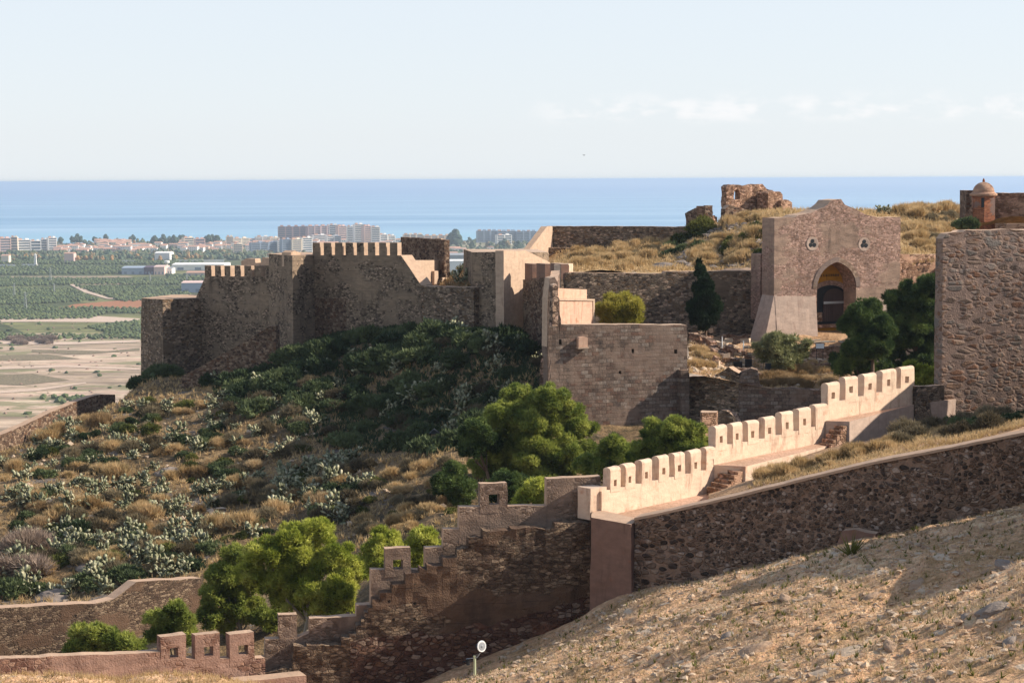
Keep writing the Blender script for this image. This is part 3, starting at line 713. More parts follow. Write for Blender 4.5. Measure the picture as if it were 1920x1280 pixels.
# ------------------------------------------------------------------ centre: back walls, curtain, gatehouse
w = root_of('rampart_wall', 1130, 470, 205, 'long dark rampart wall against the sea with a slanting left end', 'wall')
LBK = Line((1024,212),(1280,209), 440)
slab(LBK, [(1026,424),(1150,424),(1285,425)], [(1026,490),(1285,490)], 1.0, [M['castle'], M['cap']], 'wall_body', w)
slab(LBK, [(1030,463),(1285,466)], [(1030,500),(1285,500)], .5, [M['castle'], M['cap']], 'ledge', w, off=1.6)
slab(Line((984,204),(1030,211.5), 445), [(986,470),(1021,424),(1031,424)], [(986,500),(1031,500)], .7, [M['litplaster'], M['cap']], 'wing_wall', w, off=.3)
slab(Line((975,204.5),(992,203.5), 470), [(978,470),(992,470)], [(978,500),(992,500)], .8, [M['litplaster']]*2, 'wing_foot', w)
LM = Line((1065,162.6),(1440,165), 560)
slab(LM, [(1060,511),(1245,513),(1247,509),(1436,507)], [(1060,650),(1436,650)], 1.0, [M['castle'], M['cap']], 'curtain_wall', label='long rubble curtain wall left of the gatehouse behind the cypress', cat='castle wall')
slab(Line((1685,166.5),(1790,170), 500), [(1685,477),(1790,477)], [(1685,600),(1790,600)], .8, [M['ruin'], M['cap']], 'flank_wall', label='low sunlit stone wall between the gatehouse and the big right tower', cat='wall')
# gatehouse
LG = Line((1452,159.4),(1689,164.2), 520)
w = root_of('gatehouse', 1560, 625, 163, 'pinkish stone gatehouse with pointed arch, two trefoil windows and stepped gable', 'gatehouse')
def arch_prof(pxl, pxr, ypeak, yspring, ybot, L_=LG):
    s0, zb = L_.at(pxl, ybot); s1 = L_.at(pxr, ybot)[0]; zs = L_.at(pxl, yspring)[1]; zp = L_.at((pxl+pxr)/2, ypeak)[1]
    P = [(s0, zb), (s1, zb), (s1, zs)]; h = (s1-s0)/2
    Rr = 1.35*h; hh_ = math.sqrt(Rr*Rr-(Rr-h)**2); am = math.acos((Rr-h)/Rr)
    for k in range(1, 10):
        a = am*k/10; P.append((s1-Rr+Rr*math.cos(a), zs+(zp-zs)*Rr*math.sin(a)/hh_))
    P.append(((s0+s1)/2, zp))
    for k in range(9, 0, -1):
        a = am*k/10; P.append((s0+Rr-Rr*math.cos(a), zs+(zp-zs)*Rr*math.sin(a)/hh_))
    P.append((s0, zs)); return P
def circ(L_, px, py, r, n=20):
    s, z = L_.at(px, py); return [(s+r*math.cos(2*math.pi*k/n), z+r*math.sin(2*math.pi*k/n)) for k in range(n)]
rm = 4.7/160/1.0
cuts = [prismcut(LG, arch_prof(1531,1604,491,540,640), 1.5, 3.2)]
for cx_, cy_ in ((1523,457),(1620,458)):
    cuts.append(prismcut(LG, circ(LG, cx_, cy_, .56), .5, .16))
body = slab(LG, [(1452,408),(1490,408),(1497,404),(1520,399),(1545,389),(1553,383),(1558,376),(1577,374),(1584,384),(1608,394),(1622,402),(1640,406),(1645,408),(1689,407)],
     [(1452,655),(1689,655)], 2.0, [M['gate'], M['cap']], 'wall_body', w, amp=.05, holes=cuts)
slab(LG, [(1452.5,555),(1529,555)], [(1452.5,655),(1529,655)], .4, [M['gate_base']]*2, 'batter_base', w, off=.03, batter=.6)
slab(LG, [(1640,560),(1688.5,560)], [(1640,655),(1688.5,655)], .4, [M['gate_base']]*2, 'batter_base', w, off=.03, batter=.6)
# left flank batter
c0 = LG.w(0, 0, 0)[:2]; zt_ = LG.at(1455, 553)[1]; zb_ = LG.at(1455, 655)[1]
bk = -LG.n*1.95
V = []
for z, ex in ((zt_, .02), (zb_, 1.45)):
    q = c0-LG.u*ex+LG.n*(.0 if ex < 1 else .6); V.append((q[0], q[1], z)); q2 = c0-LG.u*ex+bk; V.append((q2[0], q2[1], z))
    q3 = c0+LG.u*.25+(LG.n*(.03 if ex < 1 else .6)); V.append((q3[0], q3[1], z)); q4 = c0+LG.u*.25+bk; V.append((q4[0], q4[1], z))
part('flank_buttress', V, [(0, 1, 5, 4), (0, 4, 6, 2), (0, 2, 3, 1), (1, 3, 7, 5), (4, 5, 7, 6)], M['gate_base'], w)
q = c0+LG.n*-2.6-LG.u*.0
slab(Line((1426,163.2),(1452,163.8), 520), [(1426,476),(1450,476)], [(1426,600),(1450,600)], 1.5, [M['gate']]*2, 'side_pier', w)
slab(LG, [(1490,425),(1700,425)], [(1490,655),(1700,655)], 2.2, [M['gate'], M['cap']], 'rear_block', w, off=-2.45)
# trefoil windows
for cx_, cy_ in ((1523,457),(1620,458)):
    s, z = LG.at(cx_, cy_); mb = MB(); n = 24
    V = [LG.w(s+r*math.cos(2*math.pi*k/n), z+r*math.sin(2*math.pi*k/n), o_) for r, o_ in ((.58, .05), (.58, -.1), (.5, .05)) for k in range(n)]
    V.append(LG.w(s, z, -.02)); Fc = [(k, (k+1) % n, n+(k+1) % n, n+k) for k in range(n)]+[(k, 2*n+k, 2*n+(k+1) % n, (k+1) % n) for k in range(n)]+[(2*n+k, 3*n, 2*n+(k+1) % n) for k in range(n)]
    win = part('trefoil_window', V, Fc, M['gate_base'], w)
    for a in (90, 210, 330):
        sa, za = s+.225*math.cos(math.radians(a)), z+.225*math.sin(math.radians(a)); pr = [(sa+.185*math.cos(2*math.pi*k/16), za+.185*math.sin(2*math.pi*k/16)) for k in range(16)]
        V = [LG.w(x, y, .035) for x, y in pr]+[LG.w(x, y, -.05) for x, y in pr]
        part('foil', V, [tuple(range(16)), tuple(range(31, 15, -1))]+[(i, (i+1) % 16, 16+(i+1) % 16, 16+i) for i in range(16)], M['dark'], win)
_ap = arch_prof(1531,1604,491,540,640)[2:]; _c = np.array([(_ap[0][0]+_ap[-1][0])/2, _ap[0][1]])
V = []
for q_ in _ap:
    q_ = np.array(q_); d_ = q_-_c; ou = q_+d_/np.linalg.norm(d_)*.42
    V += [LG.w(q_[0], q_[1], .05), LG.w(ou[0], ou[1], .05), LG.w(ou[0], ou[1], -.1), LG.w(q_[0], q_[1], -.1)]
Fc = []
for k in range(len(_ap)-1):
    a_, b_ = 4*k, 4*k+4; Fc += [(a_, a_+1, b_+1, b_), (a_+1, a_+2, b_+2, b_+1), (a_+3, a_, b_, b_+3)]
part('arch_ring', V, Fc, M['archring'], w)
# inner vault wall, inner arch and door
s0, zb = LG.at(1531, 618); s1 = LG.at(1604, 618)[0]; zs = LG.at(1560, 540)[1]; zp = LG.at(1560, 491)[1]
inner = prismcut(LG, [(s0-.4, zb-.3), (s1+.6, zb-.3), (s1+.6, zp+.2), (s0-.4, zp+.2)], -2.03, 2.4)
vw = part('vault_wall', *inner, M['yellowpl'], w)
dl, dr = s0+.90, s1+.38
hz = zb+(zp-zb)*.66
def archpr(a, b, z0_, zs_, r_): return [(a, z0_), (b, z0_), (b, zs_)]+[((a+b)/2+(b-a)/2*math.cos(t_), zs_+r_*math.sin(t_)) for t_ in np.linspace(.25, math.pi-.25, 11)]+[(a, zs_)]
V, Fc = prismcut(LG, archpr(dl-.3, dr+.3, zb, hz-.9, 1.15), -1.98, 2.1); part('inner_arch', V, Fc, M['gate'], w)
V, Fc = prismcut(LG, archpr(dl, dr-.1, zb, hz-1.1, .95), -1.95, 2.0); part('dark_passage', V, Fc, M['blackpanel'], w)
V, Fc = prismcut(LG, archpr(dl+.95, dr-.22, zb+.5, hz-1.25, .8), -1.91, 1.96); door = part('door', V, Fc, M['wood'], w)
for k in range(5):
    xq = dl+1.05+k*.2; V, Fc = prismcut(LG, [(xq, zb+.5), (xq+.012, zb+.5), (xq+.012, hz-.9), (xq, hz-.9)], -1.895, 1.93); part('plank_joint', V, Fc, M['blackpanel'], door)
V, Fc = prismcut(LG, [(dl+.95, zb+2.0), (dr-.22, zb+2.0), (dr-.22, zb+2.2), (dl+.95, zb+2.2)], -1.88, 1.93); part('door_bar', V, Fc, M['metal'], door)
V, Fc = prismcut(LG, [(dl, zb), (dr-.1, zb), (dr-.1, zb+.28), (dl, zb+.28)], -1.6, 2.0); part('threshold_step', V, Fc, M['ruin'], w)
V, Fc = prismcut(LG, [(dl+.1, zb+.5), (dl+.85, zb+.5), (dl+.85, zb+1.3), (dl+.1, zb+1.3)], -1.90, 1.96); part('rubble_screen', V, Fc, M['castle_rough'], w)
# dark faded inscription on the ochre vault, as short worn strokes
mb = MB(); rr = random.Random(3); x = s0+1.0
while x < s1-.35:
    hh = .16+.1*rr.random(); zz = zb+(zp-zb)*.76; Vv, Ff = prismcut(LG, [(x, zz), (x+.05, zz), (x+.05, zz+hh), (x, zz+hh)], -2.0, 2.06); mb.add(Vv, Ff)
    if rr.random() < .5:
        Vv, Ff = prismcut(LG, [(x+.05, zz+hh*.4), (x+.12, zz+hh*.4), (x+.12, zz+hh*.6), (x+.05, zz+hh*.6)], -2.0, 2.06); mb.add(Vv, Ff)
    x += .11+.07*rr.random()
part('inscription', mb.V, mb.F, M['blackpanel'], w)
# plastered block and broken curtain in the middle
w = root_of('plaster_block', 1080, 615, 145, 'rust-stained plaster block with recessed top beside the yellow bush', 'building')
LP = Line((1046,142.5),(1113,148), 580)
slab(LP, [(1046,561),(1113,562)], [(1046,640),(1113,640)], .8, [M['rustpl'], M['litplaster']], 'lower_block', w, amp=.02, rag=.01)
slab(LP, [(1046,540),(1111,543)], [(1046,562),(1111,563)], .5, [M['rustpl'], M['litplaster']], 'upper_wall', w, off=-.5, amp=.02, rag=.01)
slab(LP, [(1045,559.5),(1113.5,560.5)], [(1045,563),(1113.5,564)], .5, [M['litplaster']]*2, 'ledge', w, off=.09, amp=.01, rag=.0)
slab(LP, [(1111,562),(1114,562)], [(1111,640),(1114,640)], .4, [M['litplaster']]*2, 'corner_strip', w, off=.06, amp=.01, rag=.0)
w = root_of('ruined_curtain', 1160, 800, 140, 'big broken block-work curtain wall with small window openings in the centre', 'castle wall')
LC = Line((1026,138.6),(1290,142.4), 700)
nb = [(1026,650),(1027,560),(1029,540),(1032,521),(1040,519),(1046,530),(1046,556),(1049,562),(1049,590),(1052,598),(1052,608),(1288,609),(1289,622)]
slab(LC, nb, [(1026,900),(1289,880)], 1.1, [M['curtain'], M['litplaster']], 'wall_body', w, rag=.03, amp=.04,
     holes=[boxcut(LC, 1184.5, 1189, 654, 662, .4, .5), boxcut(LC, 1048, 1053, 636, 646, .4, .5), boxcut(LC, 1264, 1270, 655, 663, .4, .4), boxcut(LC, 1160, 1165, 695, 701, .4, .4)])
slab(Line((1276,141.7),(1292,141.9), 700), [(1276,694),(1292,693)], [(1276,800),(1292,800)], 1.0, [M['curtain'], M['field_stone']], 'broken_edge', w, off=.1, amp=.12, rag=.1)
V, Fc = boxcut(LC, 1081, 1098, 634, 652, .42, .35, arch=.35); bx_ = part('window_hood', V, Fc, M['rustpl'], w)
V, Fc = boxcut(LC, 1079.5, 1099.5, 650, 653, .5, .3); part('window_sill', V, Fc, M['litplaster'], w)
slab(Line((1011,139.6),(1028,139.0), 680), [(1012,700),(1014,680),(1022,650),(1026,620),(1029,600)], [(1012,760),(1029,760)], .9, [M['field_stone'], M['cap']], 'broken_flank', w, amp=.1, rag=.15)
_a, _b = U(1027,560,139.9), U(1034,560,161)
prism([_a[:2], _a[:2]+[.62,0], _b[:2]+[.7,0], _b[:2]], [CAMZ-7.9, CAMZ-7.9, CAMZ-7.6, CAMZ-7.6], CAMZ-22, [M['field_stone'], M['cap']], 'return_wall', w, amp=.05, rag=.1)
slab(Line((1036,137.8),(1046,138.0), 560), [(1036,536),(1043,533),(1046,540)], [(1036,612),(1046,612)], .5, [M['field_stone'], M['litplaster']], 'pilaster', w, amp=.1, rag=.15)
slab(Line((1290,143),(1385,141), 730), [(1290,707),(1330,706),(1345,700),(1366,690),(1385,702)], [(1290,860),(1385,860)], .9, [M['castle'], M['cap']], 'broken_wall', label='low broken wall right of the big curtain wall with red stones', cat='wall', rag=.12)
slab(Line((1385,141),(1560,140), 740), [(1385,712),(1392,697),(1408,690),(1421,694),(1424,720),(1430,729),(1480,728),(1530,731),(1560,728)], [(1385,850),(1560,850)], 1.0, [M['curtain'], M['field_stone']], 'retaining_wall', label='shaded block retaining wall behind the white battlement', cat='wall', rag=.05, amp=.1)
slab(Line((1300,137),(1392,135.5), 770), [(1300,806),(1330,795),(1350,768),(1375,778),(1392,800)], [(1300,880),(1392,880)], .9, [M['castle'], M['field_stone']], 'rubble_bank', label='dark rubble bank below the broken walls', cat='rubble', rag=.3, amp=.3)
ring_tower('chimney_stub', [(1313,772,120),(1316,773,119.4),(1343,773,120)], (.2, .9), (1325,850,120), [M['ruin'], M['cap']], 'short pale masonry stub rising above the pine tops', cat='masonry pier', step=.25)
# hill-top ruin
w = root_of('hilltop_ruin', 1420, 400, 206, 'crumbling pale ruin with gaping window on the hilltop', 'ruin')
LH1 = Line((1362,204),(1450,207.5), 370)
slab(LH1, [(1362,352),(1366,348),(1400,347),(1430,347),(1438,352),(1449,358)], [(1362,410),(1449,410)], .9, [M['ruin'], M['ruin']], 'front_wall', w, rag=.2, amp=.2, step=.25,
     holes=[boxcut(LH1, 1376, 1388, 362, 374, 1, 2, arch=.9), boxcut(LH1, 1422, 1430, 357, 374, 1, .4)])
slab(Line((1362,204.2),(1352,208), 370) if False else Line((1440,204.5),(1468,206), 370), [(1440,362),(1449,357),(1464,359),(1468,364)], [(1440,405),(1468,405)], 1.6, [M['ruin'], M['ruin']], 'round_stub', w, rag=.15, amp=.15, step=.25)
slab(Line((1466,205),(1486,206), 380), [(1466,377),(1478,374),(1484,378),(1486,392)], [(1466,405),(1486,405)], 1.0, [M['ruin'], M['ruin']], 'low_stub', w, rag=.15, amp=.15, step=.25)
slab(Line((1360,201.5),(1404,203), 392), [(1360,392),(1368,386),(1388,388),(1404,396)], [(1360,425),(1404,425)], .8, [M['castle_rough'], M['cap']], 'footing', w, rag=.15, amp=.1)
slab(Line((1285,201),(1322,197), 405), [(1285,400),(1300,392),(1320,385.5),(1322,386)], [(1285,440),(1322,440)], .9, [M['castle_rough'], M['ruin']], 'pointed_ruin', label='pointed wall fragment with slanting top left of the hilltop ruin', cat='ruin', rag=.08, amp=.1, step=.25)
slab(Line((1322.5,197),(1345,203), 405), [(1323,388),(1330,398),(1345,407)], [(1323,440),(1345,440)], .9, [M['ruin'], M['ruin']], 'ruin_end', label='sunlit crumbling end of the pointed wall fragment', cat='ruin', rag=.2, amp=.15, step=.25)
# sentry box, wall behind it, big tower on the right
w = root_of('sentry_box', 1843, 432, 151, 'round-cornered red brick sentry box with domed cap on the right skyline', 'sentry box')
q = U(1843, 432, 151.5); zt_ = U(1843, 362, 151)[2]; n = 6
plan = [(q[0]+.99*math.cos(2*math.pi*(k+.35)/n), q[1]+.99*math.sin(2*math.pi*(k+.35)/n)) for k in range(n)]
prism(plan, zt_, q[2]-.6, [M['brick']]*2, 'shaft', w, amp=.01, rag=0, step=.3)
def rings(cx, cy, prof, n, jit=0):
    V = []; Fc = []
    for i, (r, z) in enumerate(prof):
        for k in range(n): V.append((cx+r*math.cos(2*math.pi*(k+.35*0)/n), cy+r*math.sin(2*math.pi*k/n), z))
    for i in range(len(prof)-1):
        for k in range(n): Fc.append((i*n+k, i*n+(k+1) % n, (i+1)*n+(k+1) % n, (i+1)*n+k))
    Fc.append(tuple(range(n))[::-1]); Fc.append(tuple(range((len(prof)-1)*n, len(prof)*n))); return V, Fc
V, Fc = rings(q[0], q[1], [(.96, zt_-.28), (1.07, zt_-.2), (1.07, zt_-.06), (.95, zt_), (.84, zt_+.1)], 18); part('cornice', V, Fc, M['ruin'], w)
V, Fc = rings(q[0], q[1], [(.84*math.cos(a), zt_+.06+.80*math.sin(a)) for a in np.linspace(0, 1.45, 9)], 20); part('dome', V, Fc, M['ruin'], w, smooth=True)
V, Fc = rings(q[0], q[1], [(.05, zt_+.8), (.11, zt_+.92), (.1, zt_+1.0), (.03, zt_+1.15)], 8); part('finial', V, Fc, M['brick'], w)
Vv, Ff = MB().box((q[0]-.28, q[1]-.96, q[2]+2.2), (.18, .2, .75), .1).V, MB().box((0, 0, 0), (1, 1, 1)).F; part('loophole', Vv, Ff, M['dark'], w)
slab(Line((1863,154),(1990,150), 400), [(1863,362),(1990,361)], [(1863,440),(1990,440)], .9, [M['ruin'], M['cap']], 'upper_wall', label='pale plastered stone wall right of the brick sentry box', cat='wall')
slab(Line((1866,150),(1990,147), 425), [(1866,419),(1990,419)], [(1866,450),(1990,450)], .9, [M['ruin'], M['cap']], 'plinth_wall', label='low plinth wall at the foot of the wall right of the sentry box', cat='wall')
ring_tower('stepped_parapet', [(1808,357,154),(1812,357,153),(1828,357,153)], (0, 1.5), (1820,430,153), [M['castle_rough'], M['cap']], 'dark wall stub behind the left side of the brick sentry box', cat='wall', step=.25)
slab(Line((1795,152),(1822,151), 410), [(1793,432),(1806,408),(1822,385)], [(1793,440),(1822,440)], .6, [M['ruin'], M['cap']], 'raking_wall', label='short sloping wall left of the brick sentry box', cat='wall')
LBW = Line((1765,103),(1990,104.5), 600)
w = root_of('great_tower', 1850, 745, 103, 'massive rubble tower wall of big rounded stones at the right edge', 'tower')
slab(LBW, [(1768,446),(1775,438),(1790,436),(1805,437),(1812,434),(1850,432),(1990,432)], [(1765,790),(1990,800)], .9, [M['bigwall'], M['cap']], 'wall_body', w, rag=.12, amp=.05, step=.3, batter=.12)
_c = [U(1774,500,103.9), U(2000,500,105.2), U(2030,500,112), U(1790,500,111)]
prism([(27.5, 82), (34, 82), (34, 103), (30.6, 103)], CAMZ-5.0, CAMZ-16, [M['bigwall'], M['cap']], 'unseen_shade_mass', w, amp=.06)  # unseen mass added right of the frame to shade the terrace
prism([q_[:2] for q_ in _c], U(1850,437,104)[2], CAMZ-16, [M['bigwall'], M['cap']], 'tower_core', w, amp=.05)
# ------------------------------------------------------------------ white battlement with its wall walks
w = root_of('white_battlement', 1430, 900, 90, 'curving whitewashed battlement wall with nineteen loopholed merlons', 'battlement')
LW = Line((1130,80.3),(1715,101), 860)
slab(LW, [(1128,921),(1163,914),(1222,902),(1285,889),(1329,880),(1330,841),(1361,834),(1423,824),(1486,810),(1540,797),(1541,762),(1574,752),(1643,737),(1716,722)],
     [(1128,1010),(1716,830)], .42, [M['white']]*2, 'wall_body', w, amp=.012, rag=.01, step=.3)
WM = [(1144,1163,875,915),(1172,1191,869,909),(1203,1222,861,903),(1235,1254,854,896),(1265,1284,848,889),(1295,1314,843,883),(1324,1346,837,877),
 (1342,1363,797,838),(1374,1392,792,832),(1402,1422,788,826),(1434,1454,781,820),(1466,1487,771,812),(1498,1520,765,806),(1529,1552,757,797),
 (1552,1574,717,757),(1585,1608,706,748),(1620,1643,700,741),(1654,1680,693,735),(1689,1714,687,726)]
for i, (a, b, tp, bt) in enumerate(WM):
    c = a+(b-a)*.46; hb = tp+(33 if i < 7 else 30 if i < 14 else 28); hw = 2.7 if i < 14 else 3.3
    merlon(LW, a, b, tp, bt+1.2, .40, [M['white'], M['whitecap']], w, hole=(c-hw, c+hw, hb-10, hb+2.5) if i != 13 else None, rnd=.13, off=.012, sink=.12, amp=.024)
def onL(L_, px, py, z):      # plan point on the floor level z
    return onz(px, py, z)
def floor_prism(name, pts, z, zb, label, cat, mats):
    return prism([p[:2] for p in pts], z, zb, mats, name, label=label, cat=cat, amp=.015, rag=.01, step=.3)
z1 = LW.at(1140, 966)[1]; z2 = LW.at(1480, 842)[1]; z3 = LW.at(1640, 771)[1]
def wl(px, o_=.0):
    s = LW.at(px, 860)[0]; return LW.w(s, 0, o_)
def ccw(pts):
    a = sum(pts[i][0]*pts[(i+1) % len(pts)][1]-pts[(i+1) % len(pts)][0]*pts[i][1] for i in range(len(pts)))
    return pts if a > 0 else pts[::-1]
FW0 = onz(1196, 972, z1)
p2a = onz(1398, 874, z2); p2b = onz(1560, 833, z2); p3a = onz(1593, 790, z3); p3b = onz(1717, 757, z3); p3c = onz(1815, 745, z3)
floor_prism('lower_wall_walk', ccw([wl(1108, .0), FW0+np.array([-1.0, 0, 0]), onz(1215, 985, z1), onz(1290, 975, z1), onz(1420, 925, z1), wl(1352, 0)]), z1, CAMZ-18.5, 'lowest dusty walkway along the foot of the white battlement', 'walkway', [M['walk']]*2)
floor_prism('middle_wall_walk', ccw([wl(1338, .02), p2a, p2b, wl(1560, .02)]), z2, z1-1.2, 'middle walkway step of the white battlement', 'walkway', [M['white'], M['walk']])
floor_prism('upper_wall_walk', ccw([wl(1546, .04), p3a, p3b, p3c, onz(1830, 741, z3), wl(1716, .04), ]), z3, z2-1.4, 'upper walkway beside the great tower', 'walkway', [M['gate_base'], M['walk']])
def stairs(name, A, B, nst, rise, zt, label):
    """steps descending from the edge A..B (plan points, tread depth direction from A->left-down)"""
    A = np.array(A[:2]); B = np.array(B[:2]); u = (B-A); Ln = np.linalg.norm(u); u /= Ln; d = -LW.u
    e = root_of(name, 0, 0, 1, label, 'stairs'); e.location = (A[0], A[1], zt-rise*nst)
    for k in range(nst):
        mb = MB(); t0, t1 = k*.30-.02, (k+1)*.30
        ptsq = [A+d*t0, B+d*t0, B+d*t1, A+d*t1]; zq = zt-rise*(k+1)+.02*k
        V = [(*q, zq-.9) for q in ptsq]+[(*q, zq) for q in ptsq]
        V = np.array(V)+.015*rng.standard_normal((8, 3))
        part('step', V, [(0, 3, 2, 1), (4, 5, 6, 7), (0, 1, 5, 4), (1, 2, 6, 5), (2, 3, 7, 6), (3, 0, 4, 7)], [M['ruin']], e)
stairs('stone_steps', wl(1352, .25), p2a+np.array([-.15, 0, 0]), 5, .19, z2, 'lower flight of worn stone steps beside the white battlement')
stairs('stone_steps', wl(1556, .3), p3a+np.array([-.15, 0, 0]), 6, .21, z3, 'upper flight of worn stone steps beside the white battlement')
sheet('battlement_terrace', hT, 1330, 2050, 0, 0, 160, 60, [M['sandstone_ground']], ([(1330,77.0),(1920,73.4),(2050,72.4)], [(1330,86),(1398,85.5),(1560,89),(1600,90.5),(1717,97),(1800,102),(2050,103)]))
slab(Line((1716,100.6),(1770,102.6), 740), [(1717,724),(1770,722)], [(1717,790),(1770,790)], .5, [M['castle'], M['cap']], 'link_wall', label='low dark wall joining the white battlement to the great tower', cat='wall')
# ------------------------------------------------------------------ foreground wall and stepped wall
w = root_of('foreground_wall', 1500, 1040, 70, 'dark rough stone wall with pale slanting coping across the right foreground', 'wall')
LF = Line((1190,77.3),(2060,71.2), 960)
ft = [(1190,970),(1280,951),(1380,928),(1500,898),(1633,866),(1780,838),(1920,810),(2060,782)]
slab(LF, [(a, b+3) for a, b in ft], [(1190,1180),(1400,1130),(1920,1000),(2060,980)], 1.0, [M['fore'], M['cap']], 'wall_body', w, amp=.10, rag=.02, step=.18, batter=.15)
slab(LF, ft, [(a, b+5) for a, b in ft], 1.0, [M['cap']]*2, 'coping', w, off=.08, amp=.03, rag=.02, step=.2)
slab(Line((1566,73.9),(1650,73.1), 1000), [(1567,1040),(1580,1010),(1588,990),(1612,988),(1650,996)], [(1567,1075),(1650,1060)], .5, [M['pier'], M['cap']], 'wall_footing', w, amp=.04, rag=.05, batter=.25, off=.6)
ring_tower('corner_pier', [(1106,967,79.6),(1110,967,78.1),(1184,967,76.7),(1196,967,77.9)], None, (1150,1190,77), [M['pier'], M['cap']], 'tall rendered corner pier where the stepped wall meets the dark wall', cat='pier', batter=.05) if False else None
A_, B_, C_, D_ = U(1109,965,78.6), U(1183,965,76.9), U(1197,966,78.2), U(1112,960,81.0)
prism([A_[:2], B_[:2], C_[:2], D_[:2]], CAMZ-13.95, CAMZ-19.5, [M['pier'], M['cap']], 'corner_pier', label='tall rendered corner pier where the stepped wall meets the dark wall', cat='pier', batter=.12, amp=.05)
LPb = Line((1107,80.0),(1137,80.6), 940)
slab(LPb, [(1107,916),(1137,912)], [(1107,975),(1137,975)], .8, [M['white'], M['whitecap']], 'brick_pillar', label='short whitewashed brick pillar at the near end of the white battlement', cat='pillar', amp=.03, rag=.04)
LS = Line((0,76.4),(1125,81.3), 1050); LSF = Line((0,75.6),(1108,79.9), 1100)
def stepify(L_, prof, rise=.32):
    out = [prof[0]]
    for a, b in zip(prof[:-1], prof[1:]):
        n = max(1, int(abs(a[1]-b[1])/11)); tt = sorted([0, 1]+[min(.97, max(.03, (k+rng.uniform(-.42, .42))/n)) for k in range(1, n)])
        for t0_, t1_ in zip(tt[:-1], tt[1:]):
            x0, y0 = a[0]+(b[0]-a[0])*t0_, a[1]+(b[1]-a[1])*t0_; x1, y1 = a[0]+(b[0]-a[0])*t1_, a[1]+(b[1]-a[1])*t1_
            out += [(x0+.5, y1), (x1, y1)] if y1 < y0 else [(x1-.5, y0), (x1, y1)]
    return out
prism([(18.6, 55.0), (24.0, 55.0), (24.0, 70.5), (19.6, 70.5)], [CAMZ-8.0, CAMZ-8.0, CAMZ-7.6, CAMZ-7.6], CAMZ-14, [M['fore'], M['cap']], 'added_shade_block', [o for o in COL.objects if o.name.startswith('foreground_wall')][0], amp=.08, rag=.1)  # added block out of view, casts shade on the right of the slope
w = root_of('stepped_wall', 800, 1200, 77, 'long stepped wall climbing from lower left to the corner pier', 'wall')
slab(LS, [(480,1232),(496,1232),(497,1197),(557,1195),(580,1186),(580.5,1159),(668,1155),(668.5,1134),(695,1133),(695.5,1068),(797,1068),(797.5,1027),(831,1026),(831.5,992),(861,992),(861.5,950),(1025,948),(1025.5,897),(1126,893)],
     [(480,1330),(1126,1150)], .5, [M['parapet'], M['cap']], 'parapet', w, step=.22, amp=.04, rag=.04)
SM = [(900,951,906,950,(917,936,926,946)),(722,770,1027,1069,(737,755,1049,1067)),(522,557,1152,1197,None)]
for a, b, tp, bt, h in SM: merlon(LS, a, b, tp, bt, .48, [M['parapet'], M['cap']], w, hole=h, amp=.025, off=.01)
slab(LSF, stepify(LSF, [(490,1268),(548,1256),(550,1232),(575,1214),(640,1210),(655,1196),(668,1190),(690,1150),(712,1124),(760,1096),(800,1068),(830,1058),(857,1044),(905,1012),(958,994),(1040,990),(1107,982)]),
     [(490,1350),(1107,1200)], .62, [M['step'], M['step']], 'wall_mass', w, step=.2, amp=.09, rag=.14, batter=.0)
slab(LSF, [(656,1205),(700,1195),(800,1188),(880,1178),(1000,1150),(1107,1120)], [(656,1360),(1107,1200)], .6, [M['step_base'], M['step_base']], 'stone_base', w, step=.2, amp=.09, rag=.25, off=.035)
w = root_of('merlon_wall', 240, 1280, 70, 'pinkish low wall with three loopholed merlons at the bottom left', 'wall')
LQ = Line((0,72.0),(500,77.0), 1220)
slab(LQ, [(-90,1237),(0,1235),(150,1228),(300,1222),(301,1236),(420,1235),(497,1233)], [(-90,1300),(497,1290)], .5, [M['pink'], M['cap']], 'wall_body', w, step=.22, amp=.05, rag=.05)
for a, b, tp, bt, h in ((301,349,1191,1237,(318,334,1214,1232)),(366,412,1188,1237,(383,400,1211,1229)),(431,477,1186,1236,(447,465,1209,1227))):
    merlon(LQ, a, b, tp, bt, .48, [M['pink'], M['cap']], w, hole=h, amp=.02, off=.01)
slab(Line((430,76.0),(560,77.3), 1262), [(430,1268),(500,1262),(560,1256)], [(430,1330),(560,1330)], .8, [M['pink'], M['cap']], 'low_ledge', label='low stone ledge in front of the pink merlon wall', cat='ledge', off=.9)

# ------------------------------------------------------------------ vegetation builders
def tufts(P, Dr, ln, wd, k=4, spread=.6, R_=None):
    """k thin triangles fanning from each point"""
    R_ = R_ or rng; N = len(P); P = np.repeat(P, k, 0); Dr = np.repeat(Dr, k, 0)
    d = unit(Dr+spread*R_.standard_normal((N*k, 3))); s = unit(np.cross(d, R_.standard_normal((N*k, 3))))
    l = ln*(.6+.8*R_.random((N*k, 1))); w = wd*(.7+.6*R_.random((N*k, 1)))
    V = np.stack([P-s*w, P+s*w, P+d*l], 1).reshape(-1, 3)
    return V, np.arange(len(V)).reshape(-1, 3)
def leaves(P, Dr, ln, wd, k=4, spread=.6):
    N = len(P); P = np.repeat(P, k, 0); Dr = np.repeat(Dr, k, 0)
    d = unit(Dr+spread*rng.standard_normal((N*k, 3))); s = unit(np.cross(d, rng.standard_normal((N*k, 3))))
    l = ln*(.6+.8*rng.random((N*k, 1))); w = wd*(.7+.6*rng.random((N*k, 1)))
    V = np.stack([P, P+d*l*.5-s*w, P+d*l, P+d*l*.5+s*w], 1).reshape(-1, 3)
    return V, np.arange(len(V)).reshape(-1, 4)
_ico = {}
